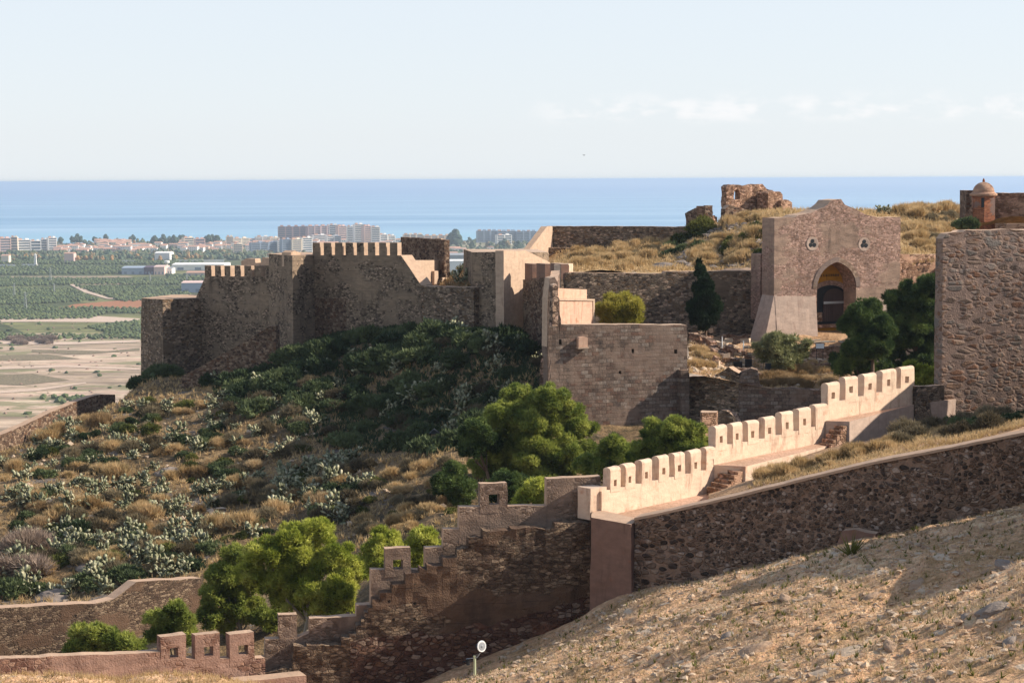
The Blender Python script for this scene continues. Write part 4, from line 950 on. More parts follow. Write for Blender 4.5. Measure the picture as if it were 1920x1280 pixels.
def ico(sub):
    if sub not in _ico:
        bm = bmesh.new(); bmesh.ops.create_icosphere(bm, subdivisions=sub, radius=1); V = np.array([v.co[:] for v in bm.verts]); Fc = np.array([[v.index for v in f.verts] for f in bm.faces]); bm.free(); _ico[sub] = (V, Fc)
    return _ico[sub]
def join(parts):
    V = []; Fc = []; n = 0
    for v, f in parts: V.append(v); Fc.append(f+n); n += len(v)
    return np.concatenate(V), np.concatenate(Fc)
def sph(n, R_=None): return unit((R_ or rng).standard_normal((n, 3)))
def crown(puffs, dens=95, ln=.20, wd=.030, sub=.27, nsub=22, up=.45, k=4, core=True, spread=.55, flat=.85):
    """puffs: [(centre xyz, radius)]; each puff is broken in smaller needle clumps with air between them"""
    out = []; S2 = []
    for c, r in puffs:
        d = sph(nsub); d[:, 2] = d[:, 2]*.9+.12; d = unit(d); rr = r*sub*(.7+.6*rng.random(nsub))
        q = c+d*(r-rr*.75)[:, None]*np.array([1, 1, flat]); S2 += [(q[i], rr[i]) for i in range(nsub)]; S2.append((np.array(c), r*.5))
    for c, r in S2:
        n = max(8, int(4*math.pi*r*r*dens)); d = sph(n)
        keep = (d[:, 2] > -.75); d = d[keep]; n = len(d)
        q = c+d*(r*(.82+.25*rng.random((n, 1))))*np.array([1, 1, flat])
        out.append(tufts(q, d+np.array([0, 0, up]), ln, wd, k, spread))
        if core:
            v, f = ico(2); v = v*(r*.66)*(1+.25*fbm(v*2.2+c, 2))[:, None]*np.array([1, 1, flat])+c; out.append((v, f))
    return join(out)
def tree(name, label, cat, blobs, D, mat, base, trunk='bark', dj=.7, group=None, tr=.16, limbs=6, **kw):
    """blobs in px (x, y, r) at distance D; base = (px, z) where the trunk meets the ground"""
    rr = random.Random(hash(label) % 1000 if False else len(label)*7+int(D)); mx_ = max(b[2] for b in blobs)/F*D
    P = [(U(b[0], b[1], D)+np.array([0, rr.uniform(-dj, dj)*mx_, 0]), b[2]/F*D*1.06) for b in blobs]
    bx = U(base[0], 700, D); g0 = float(hM(bx[0], D)) if base[1] is None else CAMZ+base[1]
    root = np.array([bx[0], D, g0-.1]); e = empty(name, root, label, cat, group)
    V, Fc = crown(P, **kw); part('crown', V, Fc, [mat], e)
    mb = MB(); top = sum(p for p, r in P)/len(P)
    mid = root*.45+top*.55; mid[0] += .2
    mb.tube([root-np.array([0, 0, .3]), root*.8+mid*.2+[.05, 0, 0], mid, top], [tr*1.25, tr, tr*.75, tr*.35], 8)
    order = sorted(range(len(P)), key=lambda i: -P[i][1])[:limbs]
    for i in order:
        c = P[i][0]; s = mid*.7+root*.3 if c[2] < mid[2] else mid; m_ = (s+c)/2-np.array([0, 0, .15*np.linalg.norm(c-s)])
        mb.tube([s, m_, c], [tr*.5, tr*.35, tr*.12], 6)
    part('trunk', mb.V, mb.F, M[trunk], e, smooth=True); return e
tree('pine_tree', 'large rounded pine standing in front of the big broken curtain wall', 'pine tree',
 [(1035,750,38),(975,754,36),(940,778,32),(1003,800,45),(1062,792,42),(1092,803,27),(930,838,40),(1000,850,48),(1058,850,44),(1095,850,32),(960,885,42),(1030,888,42),(905,880,26)], 125, M['pine_m'], (990, -21.3), tr=.22)
tree('pine_tree', 'low shaded pine limb mass left of the large rounded pine', 'pine tree', [(895,812,33),(872,830,20),(912,838,26),(885,838,22)], 123, M['pine_d'], (925, -21), tr=.14)
tree('pine_tree', 'bright pine between the large rounded pine and the white battlement', 'pine tree', [(1150,838,26),(1178,852,27),(1140,868,28),(1118,882,25),(1172,878,28),(1100,872,22)], 117, M['pine_m'], (1150, -20.8))
tree('pine_tree', 'broad green pine below the masonry stub beside the white battlement', 'pine tree', [(1222,808,24),(1263,806,28),(1298,810,24),(1240,836,30),(1285,840,28),(1212,842,26),(1316,828,16),(1200,862,25)], 112, M['pine_m'], (1250, -20.5))
tree('pine_tree', 'small dark pine beside the sandy path left of the stepped wall top', 'pine tree', [(850,888,22),(836,908,25),(868,915,26),(860,938,20),(826,898,15)], 119, M['pine_d'], (852, -20.9), tr=.12)
tree('pine_tree', 'dark pine behind the highest loopholed merlon of the stepped wall', 'pine tree', [(950,905,28),(980,912,24),(925,925,24),(958,935,26)], 112, M['pine_d'], (955, -21.5), tr=.12)
tree('pine_tree', 'small yellow-green pine just left of the grey coping block', 'pine tree', [(1006,915,20),(990,932,20),(1016,938,16),(975,945,14)], 104, M['pine_l'], (1000, -21.2), tr=.1)
tree('pine_tree', 'big bright yellow-green pine above the stepped wall', 'pine tree',
 [(545,1018,38),(592,1012,36),(500,1042,38),(640,1048,36),(578,1060,46),(520,1085,46),(650,1095,38),(600,1108,42),(545,1125,36),(662,1075,28),(640,1135,24),(590,1145,26),(470,1075,26)], 100, M['pine_l'], (548, -26.2), 'palebark', tr=.16)
tree('pine_tree', 'darker pine at the left flank of the big yellow-green pine', 'pine tree', [(440,1045,26),(420,1080,30),(455,1095,32),(405,1115,28),(440,1135,32),(395,1155,24),(470,1150,30),(430,1170,26),(505,1160,28)], 104, M['pine_m'], (440, -27), 'palebark', tr=.13)
tree('pine_tree', 'small bright pine left of the second loopholed merlon', 'pine tree', [(720,1016,27),(702,1036,23),(742,1036,22),(716,1060,26),(745,1055,20)], 97, M['pine_l'], (720, -23.6), tr=.1)
tree('pine_tree', 'small bright pine right of the second loopholed merlon', 'pine tree', [(795,1010,25),(778,1034,24),(815,1034,18),(792,1058,24)], 98, M['pine_l'], (795, -23), tr=.1)
tree('pine_tree', 'low bushy pine in front of the brown earth wall', 'pine tree', [(150,1190,20),(182,1186,20),(214,1196,24),(240,1206,22),(165,1210,22),(198,1214,22),(140,1212,16),(258,1212,14)], 86, M['pine_m'], (190, -24.5), tr=.1)
tree('pine_tree', 'young two-tone pine under the stepped rise of the earth wall', 'pine tree', [(292,1162,20),(310,1184,22),(290,1192,18),(330,1140,20),(345,1164,22),(350,1190,20),(325,1175,20)], 88, M['pine_m'], (320, -25), tr=.1)
tree('pine_tree', 'round-headed dark pine in front of the gatehouse arch', 'pine tree', [(1625,592,35),(1605,618,28),(1650,615,26),(1632,645,32),(1602,650,22),(1650,650,22)], 138, M['pine_d'], (1635, -15.2), tr=.16, sub=.34)
tree('pine_tree', 'tall spreading dark pine against the left side of the great tower', 'pine tree',
 [(1742,536,26),(1705,548,26),(1725,575,30),(1760,610,24),(1715,620,32),(1668,600,24),(1735,680,30),(1680,700,24),(1758,640,24),(1675,630,28),(1755,570,26),(1700,590,34),(1742,620,34),(1692,642,34),(1750,662,28),(1670,560,18),(1712,690,26),(1665,672,24),(1752,700,22)], 142, M['pine_d'], (1710, -15), tr=.2)
tree('pine_tree', 'low dark pine branches at the foot of the round-headed pine', 'pine tree', [(1598,662,26),(1580,688,22),(1618,690,24),(1650,692,22),(1572,676,16)], 139, M['pine_d'], (1610, -15.6), tr=.12)
tree('pine_tree', 'little bright pine behind the last white merlons', 'pine tree', [(1712,692,15),(1735,700,16),(1752,702,14),(1700,700,12),(1722,712,16),(1748,716,15)], 110, M['pine_l'], (1728, -13.2), tr=.07)
tree('cypress_tree', 'dark green cypress against the long curtain wall', 'cypress tree', [(1311,492,5),(1313,504,8),(1315,520,12),(1318,540,18),(1322,562,24),(1320,582,26),(1345,578,11),(1301,580,14),(1316,598,20),(1335,595,14)], 157, M['cyp'], (1320, -14.2), dj=.3, tr=.12, up=1.4, sub=.34, flat=1.1)
tree('broom_bush', 'rounded yellow-green bush behind the big broken curtain wall', 'bush', [(1150,580,28),(1176,576,26),(1190,594,16),(1130,588,17),(1160,598,32),(1145,562,12),(1172,556,9)], 150, M['yellowbush'], (1160, -13), tr=.06, up=.9, ln=.3, core=True, dens=70)
tree('olive_tree', 'grey-green olive tree on the terrace left of the gate rubble', 'olive tree', [(1448,648,24),(1480,648,24),(1430,664,20),(1502,660,18),(1465,672,26),(1452,634,14),(1486,672,18),(1420,650,10),(1512,645,9)], 148, M['olive'], (1462, -14.8), tr=.09, up=.6, ln=.26, dens=45)

# smaller plants: prototypes, then copies that share their mesh
def pads_mesh(name, n0, n):
    bv, bf = ico(1); V = [q for q in bv*np.array([.5, .5, .22])]; Fc = [tuple(int(x) for x in f_) for f_ in bf]; tips = []
    for i in range(n0):
        a = rng.random()*6.283; tips.append((np.array([math.cos(a), math.sin(a), 0])*rng.random()**.5*.42, unit(np.array([rng.normal()*.35, rng.normal()*.35, 1.0]))))
    while len(V) < n*14+len(bv) and tips:
        b, d = tips.pop(0); h = rng.uniform(.36, .56); wv = h*rng.uniform(.26, .34); s = unit(np.cross(d, rng.standard_normal(3))); nn = np.cross(d, s); c = b+d*h*.5
        o_ = len(V)
        for k in range(12):
            t = 2*math.pi*k/12; V.append(c+d*(h*.52*math.sin(t))+s*(wv*math.cos(t)*(1+.18*math.sin(t))))
        V.append(c+nn*.035); V.append(c-nn*.035)
        for k in range(12): Fc.append((o_+k, o_+(k+1) % 12, o_+12)); Fc.append((o_+(k+1) % 12, o_+k, o_+13))
        for q in range(rng.integers(1, 4)):
            t = rng.uniform(.2, math.pi-.2); tp = c+d*(h*.5*math.sin(t))+s*(wv*math.cos(t)); nd = unit(d*math.sin(t)+s*math.cos(t)*1.1+nn*rng.normal()*.5+[0, 0, .25])
            if tp[2] < 1.7: tips.append((tp, nd))
    return mesh_np(name, np.array(V), np.array(Fc), [M['cactus']], True)
def shrub_mesh(name, mat, n=420, ln=.28, wd=.05, up=.6, flat=.75, k=4, lobes=9, leaf=False, core=True, spread=.5):
    out = []
    for i in range(lobes):
        a = rng.random()*6.283; rr = rng.random()**.6*.6; r = rng.uniform(.3, .48); c = np.array([math.cos(a)*rr, math.sin(a)*rr, (.15+rng.random()*.45*(1-rr))*flat*1.2])
        d = sph(n//lobes); d[:, 2] = np.abs(d[:, 2])*.9-.15; q = c+d*r*(.85+.3*rng.random((len(d), 1)))
        if leaf: v, f = leaves(q, d+[0, 0, up], ln, wd, k, spread); f = np.concatenate([f[:, [0, 1, 2]], f[:, [0, 2, 3]]])
        else: v, f = tufts(q, d+np.array([0, 0, up]), ln, wd, k, spread)
        out.append((v, f))
        if core: v, f = ico(1); out.append((v*r*.8*(1+.2*fbm(v*2+c, 2))[:, None]+c, f))
    V, Fc = join(out); return mesh_np(name, V, Fc, [mat])
PEAR = [pads_mesh('prickly_pear', 5+i % 3*3, 34+i*9) for i in range(6)]
SHR = {'dark': [shrub_mesh('dark_shrub', M['dshrub'], 520, .2, .05) for _ in range(4)],
       'green': [shrub_mesh('green_shrub', M['gshrub'], 480, .2, .045) for _ in range(4)],
       'dry': [shrub_mesh('dry_shrub', M['tshrub'], 420, .34, .03, .8, k=5) for _ in range(4)],
       'straw': [shrub_mesh('straw_tussock', M['grass'], 420, .5, .028, 1.3, .5, k=5, spread=.35) for _ in range(4)],
       'orange': [shrub_mesh('orange_tussock', M['oshrub'], 420, .5, .03, 1.3, .5, k=5, spread=.35) for _ in range(3)],
       'grey': [shrub_mesh('grey_bush', M['greyshrub'], 500, .4, .018, .9, k=5, core=False) for _ in range(2)]}
def inpoly(px, py, poly):
    c = np.zeros(np.shape(px), bool); n = len(poly)
    for i in range(n):
        x0, y0 = poly[i]; x1, y1 = poly[(i+1) % n]
        cond = ((y0 > py) != (y1 > py)); xx = (x1-x0)*(py-y0)/((y1-y0) if y1 != y0 else 1e-9)+x0; c ^= cond & (px < xx)
    return c
def projv(P):
    v = P-CAM; c = v@fw; return W0/2+F*(v@RT)/c, H0/2-F*(v@UP)/c
def scatter(h, n, poly, d0, d1, R_=None, even=False):
    """n random ground points whose place in the view falls inside poly, uniform on the ground"""
    R_ = R_ or rng; out = []; tot = 0; it = 0
    xs_ = [p[0] for p in poly]
    while tot < n and it < 60:
        it += 1; m_ = max(2000, n*3); D = np.sqrt(R_.random(m_)*(d1*d1-d0*d0)+d0*d0) if not even else d0*np.exp(R_.random(m_)*math.log(d1/d0))
        px = R_.uniform(min(xs_)-5, max(xs_)+5, m_); x = (px-960)/F*D; z = h(x, D); P = np.stack([x, D, z], -1); a, b = projv(P); k = inpoly(a, b, poly)
        out.append(P[k]); tot += k.sum()
    P = np.concatenate(out)[:n]; return P
ORD = ['first', 'second', 'third', 'fourth', 'fifth', 'sixth', 'seventh', 'eighth', 'ninth', 'tenth', 'eleventh', 'twelfth']
def ordw(i): return ORD[i] if i < 12 else '%dth' % (i+1) if (i+1) % 10 not in (1, 2, 3) else '%d%s' % (i+1, {1: 'st', 2: 'nd', 3: 'rd'}[(i+1) % 10])
def where(p):
    a, b = proj(p)
    if p[1] > 1000: return ''
    if p[0] > -.2 and p[1] < 100 or a > 1380 and b > 730: return 'near the lower steps' if a < 1500 else 'near the upper steps' if a < 1620 else 'under the upper walkway' if a < 1760 else 'under the great tower'
    if a > 1280 and b > 600: return 'right of the big curtain' if a < 1400 else 'before the olive tree' if a < 1500 else 'on the right terrace'
    if a > 1000 and b < 600: return 'near the slanting rampart end' if a < 1150 else 'behind the curtain wall' if a < 1280 else 'on the knoll' if a < 1440 else 'behind the gatehouse' if a < 1700 else 'right of the gatehouse'
    w_ = 'at the left edge' if a < 130 else 'below the bastion' if a < 330 else 'below the seven-merlon wall' if a < 500 else 'below the square tower' if a < 620 else 'below the eight-merlon wall' if a < 800 else 'below the keep block'
    return ('highest row ' if b < 690 else 'upper slope ' if b < 760 else 'mid slope ' if b < 830 else 'lower slope ' if b < 910 else 'foot of slope ' if b < 1000 else 'bank ')+w_
PENDING = []
def relabel(objs, base): PENDING.extend((o, base) for o in objs)
def finish_labels():
    bpy.context.view_layer.update(); cells = {}
    for o, base in PENDING: cells.setdefault((base, where(o.location)), []).append(o)
    for (base, w_), os_ in cells.items():
        os_.sort(key=lambda o: proj(o.location)[0])
        for i, o in enumerate(os_): o['label'] = (base+(', '+w_ if w_ else '')+(', '+ordw(i)+' from left' if len(os_) > 1 else '')).strip()
def place(name, meshes, P, smin, smax, label, cat, group, sink=.1, zs=1.0):
    n0_ = len(COL.objects); made = []
    for i, p in enumerate(P):
        o = bpy.data.objects.new(name, meshes[i % len(meshes)]); COL.objects.link(o); s = rng.uniform(smin, smax)
        o.location = (p[0], p[1], p[2]-sink*s); o.rotation_euler = (rng.normal()*.08, rng.normal()*.08, rng.random()*6.283); o.scale = (s, s, s*zs*rng.uniform(.8, 1.15))
        tag(o, label, cat, group); made.append(o)
    short = label.split(' in the ')[0].split(' on the ')[0].split(' against ')[0].split(' beside ')[0].split(' at the ')[0].split(' filling ')[0].split(' growing ')[0].split(' right of ')[0].split(' left of ')[0].split(' above ')[0].split(' among ')[0].split(' behind ')[0].split(' below ')[0].split(' under ')[0]
    relabel(made, short)
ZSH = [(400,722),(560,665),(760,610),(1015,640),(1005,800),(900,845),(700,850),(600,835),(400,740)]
ZSL = [(0,880),(80,820),(180,760),(400,750),(600,855),(670,870),(690,930),(560,985),(380,1030),(300,1090),(0,1120)]
ZLOW = [(0,1000),(380,990),(400,1060),(370,1085),(270,1085),(180,1125),(0,1135)]
ZPATH = [(640,862),(850,870),(860,970),(830,990),(690,1000),(560,985)]
place('prickly_pear', PEAR, scatter(hM, 150, ZSL, 118, 175), .45, 1.0, 'pale grey-green prickly pear clump on the sunlit dry hillside', 'prickly pear', 'prickly pears on the sunlit slope')
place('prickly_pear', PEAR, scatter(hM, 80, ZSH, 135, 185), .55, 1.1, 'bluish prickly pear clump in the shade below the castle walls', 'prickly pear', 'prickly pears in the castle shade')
place('prickly_pear', PEAR, scatter(hM, 32, ZLOW, 112, 140), .7, 1.05, 'prickly pear clump on the rocky bank above the brown earth wall', 'prickly pear', 'prickly pears above the earth wall')
place('prickly_pear', PEAR, scatter(hM, 26, [(540,860),(680,850),(690,930),(640,985),(500,960)], 120, 150), .8, 1.15, 'tall prickly pear clump in the dense thicket left of the sandy path', 'prickly pear', 'prickly pears by the path')
place('prickly_pear', PEAR, scatter(hU, 7, [(845,500),(888,478),(888,535),(845,535)], 176, 200), .7, 1.1, 'prickly pear clump in the castle yard beside the keep block', 'prickly pear', 'prickly pears in the castle yard')
place('prickly_pear', PEAR[:2], scatter(hU, 2, [(1645,395),(1670,395),(1670,410),(1645,410)], 190, 235), .8, .9, 'prickly pear on the skyline right of the gatehouse gable', 'prickly pear', 'prickly pears behind the gatehouse')
for nm, zz, n_, a, b, lab, h_, d0, d1, key in (
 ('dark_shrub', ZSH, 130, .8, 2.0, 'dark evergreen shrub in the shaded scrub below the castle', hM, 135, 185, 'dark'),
 ('dark_shrub', [(290,690),(400,640),(400,660),(340,695),(300,712)], 8, 1.4, 2.2, 'dark bush filling the corner between the bastion and the ramp wall', hM, 180, 195, 'dark'),
 ('dark_shrub', [(560,660),(1020,600),(1020,660),(560,710)], 44, 1.2, 2.4, 'dark bush growing against the foot of the shaded castle wall', hM, 150, 185, 'dark'),
 ('dark_shrub', ZLOW, 26, .8, 1.5, 'dark shrub on the rocky bank above the brown earth wall', hM, 112, 140, 'dark'),
 ('dark_shrub', ZSL, 50, .5, 1.2, 'dark shrub on the sunlit dry hillside', hM, 118, 175, 'dark'),
 ('green_shrub', ZSL, 50, .5, 1.2, 'olive-green shrub on the sunlit dry hillside', hM, 118, 175, 'green'),
 ('dark_shrub', [(160,745),(265,700),(270,720),(180,760)], 8, .9, 1.5, 'dark shrub on the crest between the boundary wall and the bastion', hM, 175, 200, 'dark'),
 ('dry_shrub', ZSL, 60, .6, 1.3, 'brown dry shrub on the sunlit hillside', hM, 118, 175, 'dry'),
 ('dry_shrub', ZSH, 26, .7, 1.4, 'brown dry shrub in the castle shade', hM, 135, 185, 'dry'),
 ('dry_shrub', ZPATH, 22, .5, 1.1, 'dry brown shrub beside the sandy path', hM, 110, 140, 'dry'),
 ('green_shrub', ZPATH, 10, .4, .8, 'low green shrub beside the sandy path', hM, 110, 140, 'green'),
 ('straw_tussock', ZPATH, 24, .5, 1.0, 'straw-coloured grass tussock beside the sandy path', hM, 110, 140, 'straw'),
 ('straw_tussock', ZSL, 60, .6, 1.2, 'straw-coloured grass tussock on the sunlit hillside', hM, 118, 175, 'straw'),
 ('orange_tussock', ZSL, 20, .6, 1.2, 'orange-tinted grass tussock on the sunlit hillside', hM, 118, 175, 'orange'),
 ('grey_bush', [(0,1030),(80,1020),(90,1080),(0,1090)], 4, 1.4, 2.0, 'leafless grey bush at the lower left edge', hM, 112, 140, 'grey'),
 ('green_shrub', [(1280,470),(1430,430),(1425,505),(1290,505)], 14, .7, 1.5, 'green shrub on the knoll left of the gatehouse', hU, 168, 205, 'green'),
 ('straw_tussock', [(1290,470),(1380,410),(1430,400),(1430,505),(1290,500)], 30, .7, 1.3, 'straw tussock on the knoll left of the gatehouse', hU, 168, 210, 'straw'),
 ('dark_shrub', [(1250,455),(1340,420),(1340,480),(1240,485)], 7, .9, 1.6, 'dark rounded shrub at the foot of the pointed ruin', hU, 172, 205, 'dark'),
 ('green_shrub', [(1270,425),(1340,415),(1340,450),(1275,465)], 4, 1.5, 2.2, 'big yellow-green bush under the pointed ruin', hU, 180, 205, 'green'),
 ('straw_tussock', [(1080,470),(1270,460),(1250,505),(1080,505)], 40, .6, 1.2, 'straw tussock on the flat grassland below the rampart', hU, 168, 212, 'straw'),
 ('straw_tussock', [(1690,395),(1800,390),(1800,440),(1760,475),(1690,470)], 34, .8, 1.5, 'straw tussock on the slope right of the gatehouse', hU, 172, 228, 'straw'),
 ('dry_shrub', [(1690,410),(1800,410),(1790,460),(1700,470)], 12, .7, 1.3, 'brown shrub on the slope right of the gatehouse', hU, 172, 228, 'dry'),
 ('dark_shrub', [(1785,395),(1815,385),(1812,425),(1790,430)], 4, .8, 1.2, 'dark shrub left of the brick sentry box', hU, 150, 180, 'dark'),
 ('orange_tussock', [(1425,695),(1560,700),(1560,728),(1430,728)], 26, .5, .9, 'orange grass tussock above the shaded retaining wall', hG, 141.5, 152, 'orange'),
 ('straw_tussock', [(1450,680),(1580,670),(1580,700),(1450,710)], 10, .4, .7, 'straw tussock among the terrace rubble', hG, 141, 158, 'straw'),
 ('straw_tussock', [(1292,660),(1345,655),(1340,690),(1295,695)], 9, .5, .8, 'pale grass tussock right of the big curtain wall', hG, 141, 156, 'straw'),
 ('straw_tussock', [(1425,895),(1600,850),(1700,822),(1650,850),(1430,908)], 24, .35, .6, 'straw tussock on the terrace behind the dark wall', hT, 78, 92, 'straw'),
 ('dark_shrub', [(1680,815),(1900,765),(1930,785),(1700,835)], 16, .4, .8, 'shaded shrub on the terrace below the great tower', hT, 72, 96, 'dark'),
 ('dry_shrub', [(1660,825),(1900,770),(1900,795),(1680,842)], 16, .5, .9, 'brown dry shrub on the terrace below the great tower', hT, 70, 94, 'dry')):
    P = scatter(h_, n_, zz, d0, d1); cat = {'dark': 'shrub', 'green': 'shrub', 'dry': 'dry shrub', 'straw': 'grass tussock', 'orange': 'grass tussock', 'grey': 'bush'}[key]
    place(nm, SHR[key], P, a, b, lab, cat, lab.replace('shrub', 'shrubs', 1).replace('tussock', 'tussocks', 1).replace('bush ', 'bushes ', 1), .12)
# agave-like tuft by the wall footing
pa = U(1596,1040,67.2); pa[2] = float(hM(pa[0], 67.2)); d = sph(26); d[:, 2] = np.abs(d[:, 2])+.5
v, f = tufts(np.repeat(pa[None], 26, 0), unit(d), .75, .045, 2, .2); solo('yucca', v, f, M['gshrub'], 'small spiky green plant at the pale footing of the dark wall', 'plant')
# grass too dense to count
def grass_stuff(name, h, n, poly, d0, d1, ln, wd, mat, label=None, k=5):
    P = scatter(h, n, poly, d0, d1); cl = fbm(P*np.array([.5, .5, 0]), 3); P = P[cl > -.35]
    v, f = tufts(P, np.tile([0, 0, 1.], (len(P), 1)), ln, wd, k, .45); o = link(name, mesh_np(name, v, f, [mat]), kind='stuff'); return o
grass_stuff('hillside_grass', hM, 15000, [(-200,760),(400,700),(1050,640),(1050,900),(850,1020),(300,1140),(-200,1140)], 105, 200, .38, .035, M['grass'])
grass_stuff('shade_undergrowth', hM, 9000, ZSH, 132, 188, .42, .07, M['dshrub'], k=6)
grass_stuff('slope_weeds', hM, 1500, [(600,1400),(860,1270),(1190,1110),(2000,930),(2000,1400)], 36, 78, .16, .02, M['gshrub'], k=7)
grass_stuff('upper_grass', hU, 12000, [(1040,380),(2000,370),(2000,480),(1700,500),(1430,510),(1040,510)], 165, 235, .45, .04, M['grass'])
grass_stuff('yard_grass', hU, 500, [(780,480),(900,480),(900,540),(780,540)], 174, 200, .4, .04, M['oshrub'])
grass_stuff('terrace_grass', hT, 6000, [(1400,920),(1425,892),(1560,852),(1640,832),(1750,806),(1900,775),(1960,790),(1700,860)], 66, 100, .20, .014, M['grass'])
grass_stuff('gate_grass', hG, 1500, [(1292,640),(1440,690),(1620,690),(1700,730),(1292,730)], 141, 158, .3, .025, M['grass'])
grass_stuff('foreground_grass', hM, 12500, [(600,1400),(860,1270),(1190,1110),(2000,930),(2000,1400)], 40, 78, .13, .012, M['fgrass'], k=5)
grass_stuff('wall_foot_grass', hM, 1500, [(-30,1250),(480,1262),(520,1290),(-30,1300)], 62, 72, .22, .012, M['grass'])
# loose stones
def stones(name, h, n, poly, d0, d1, s0, s1, mat, label, cat, kind='stuff'):
    P = scatter(h, n, poly, d0, d1); v0, f0 = ico(1); out = []
    for p in P:
        s = s0*(s1/s0)**(rng.random()**2.2); q = v0*(1+.35*rng.standard_normal((len(v0), 1)))*np.array([1.3, 1, .6])*s; a = rng.random()*6.28
        R_ = np.array([[math.cos(a), -math.sin(a), 0], [math.sin(a), math.cos(a), 0], [0, 0, 1]]); out.append((q@R_.T+p+[0, 0, s*.1], f0))
    v, f = join(out); link(name, mesh_np(name, v, f, [mat]), kind='stuff')
stones('foreground_stones', hM, 5200, [(600,1400),(860,1270),(1190,1110),(2000,930),(2000,1400)], 40, 78, .02, .13, M['palerock'], '', '')
stones('brown_stones', hM, 2600, [(600,1400),(860,1270),(1190,1110),(2000,930),(2000,1400)], 40, 78, .03, .14, M['brownrock'], '', '')
stones('terrace_rubble', hG, 1500, [(1292,640),(1340,620),(1440,690),(1620,640),(1620,690),(1700,730),(1292,730)], 141, 160, .06, .32, M['palerock'], '', '')
stones('hill_stones', hM, 500, [(0,800),(400,760),(860,850),(1000,900),(850,980),(300,1140),(0,1140)], 110, 180, .06, .35, M['palerock'], '', '')
stones('upper_stones', hU, 500, [(1280,420),(1430,420),(1430,505),(1280,505)], 165, 210, .1, .6, M['rock'], '', '')
def rock_mesh(name, mat, sd):
    v, f = ico(4); n = fbm(v*1.2+sd, 4)[:, None]; v = v*(1+.45*n)+.12*unit(np.round(v*2.2))*1.0; v = v*np.array([1.2, 1, .62]); v = v+.05*fbm(v*5+sd, 3)[:, None]
    return mesh_np(name, v, f, [mat])
RK = [rock_mesh('rock', M[k], i*5.1) for i, k in enumerate(('rock', 'brownrock', 'palerock', 'rock'))]
def gpt(px, py, h, d0, d1):
    D = np.linspace(d0, d1, 1500); x = (px-960)/F*D; z = h(x, D); a, b = projv(np.stack([x, D, z], -1)); i_ = np.argmin(np.abs(b-py)); return np.array([x[i_], D[i_], z[i_]])
for px_, py_, wp, k, lab, rz in ((1420,1218,62,1,'dark jagged boulder with long shadow in the lower middle of the slope',.3),(1368,1192,34,0,'smaller upright boulder left of the jagged one on the slope',1.2),
 (1585,1224,95,2,'flat pale rock slab near the bottom edge of the slope',2.9),(1540,1262,75,2,'second flat pale slab below the big pale slab',.1),(1875,1140,70,0,'pale elongated rock in the right foreground',.2),(1822,1154,26,0,'small grey rock left of the elongated one in the right foreground',1.2),
 (1802,1008,60,2,'pale rock slab in the shaded upper right slope',.2),(1250,1130,22,2,'pale stone near the top edge of the slope below the pier',.3),(1262,1145,16,1,'small brown stone below the pale stone near the slope top',.7),(1730,1094,40,1,'dark small rock on the sunlit tongue of the slope',.9),
 (1682,1212,44,1,'brown boulder close to the bottom right of the slope',1.9),(1908,1202,40,0,'grey boulder cut by the right edge of the slope',1.1),(1480,1122,34,1,'dark low rock in the middle of the slope',2.0),(1640,1118,36,1,'dark flat rock right of the middle of the slope',.4),
 (1075,1212,14,2,'small pale stone on the slope edge left of the pier',1.4),(1015,1245,14,2,'small pale stone at the shadow edge of the slope',2.6),(1120,1185,16,0,'small grey stone under the corner pier',2.2),(1905,1062,60,0,'pale rock in the shade at the right edge',2.4)):
    q = gpt(px_, py_, hM, 36, 79); s = wp/2/F*q[1]/1.15; o = link('rock', RK[k], None, (q[0], q[1], q[2]-.12*s), lab, 'rock'); o.scale = (s, s*.7, s*(.30 if k == 2 else .6)); o.rotation_euler = (0, -.3, rz if k != 2 else 0)
for px_, D_, s, lab in ((225,158,1.2,'grey rock outcrop in the middle of the left hillside'),(310,150,1.0,'broken grey rock outcrop right of the first hillside outcrop'),(170,124,1.2,'rounded grey boulder above the brown earth wall'),(90,119,1.3,'dark rock face at the left end above the earth wall')):
    x = (px_-960)/F*D_; z = float(hM(x, D_)); o = link('rock_outcrop', RK[0], None, (x, D_, z-.2*s), lab, 'rock'); o.scale = (s, s, s*.7); o.rotation_euler[2] = s*2
for i, (px_, D_, s, lab) in enumerate(((1300,186,1.1,'grey rock outcrop on the knoll below the dark shrubs'),(1400,172,1.2,'grey rock ledge just above the curtain wall left of the gatehouse'),(1245,180,1.0,'low rock band in the grassland below the pointed ruin'))):
    x = (px_-960)/F*D_; z = float(hU(x, D_)); o = link('rock_outcrop', RK[i % 2], None, (x, D_, z-.1*s), lab, 'rock'); o.scale = (s*1.6, s, s*.6); o.rotation_euler[2] = s*2

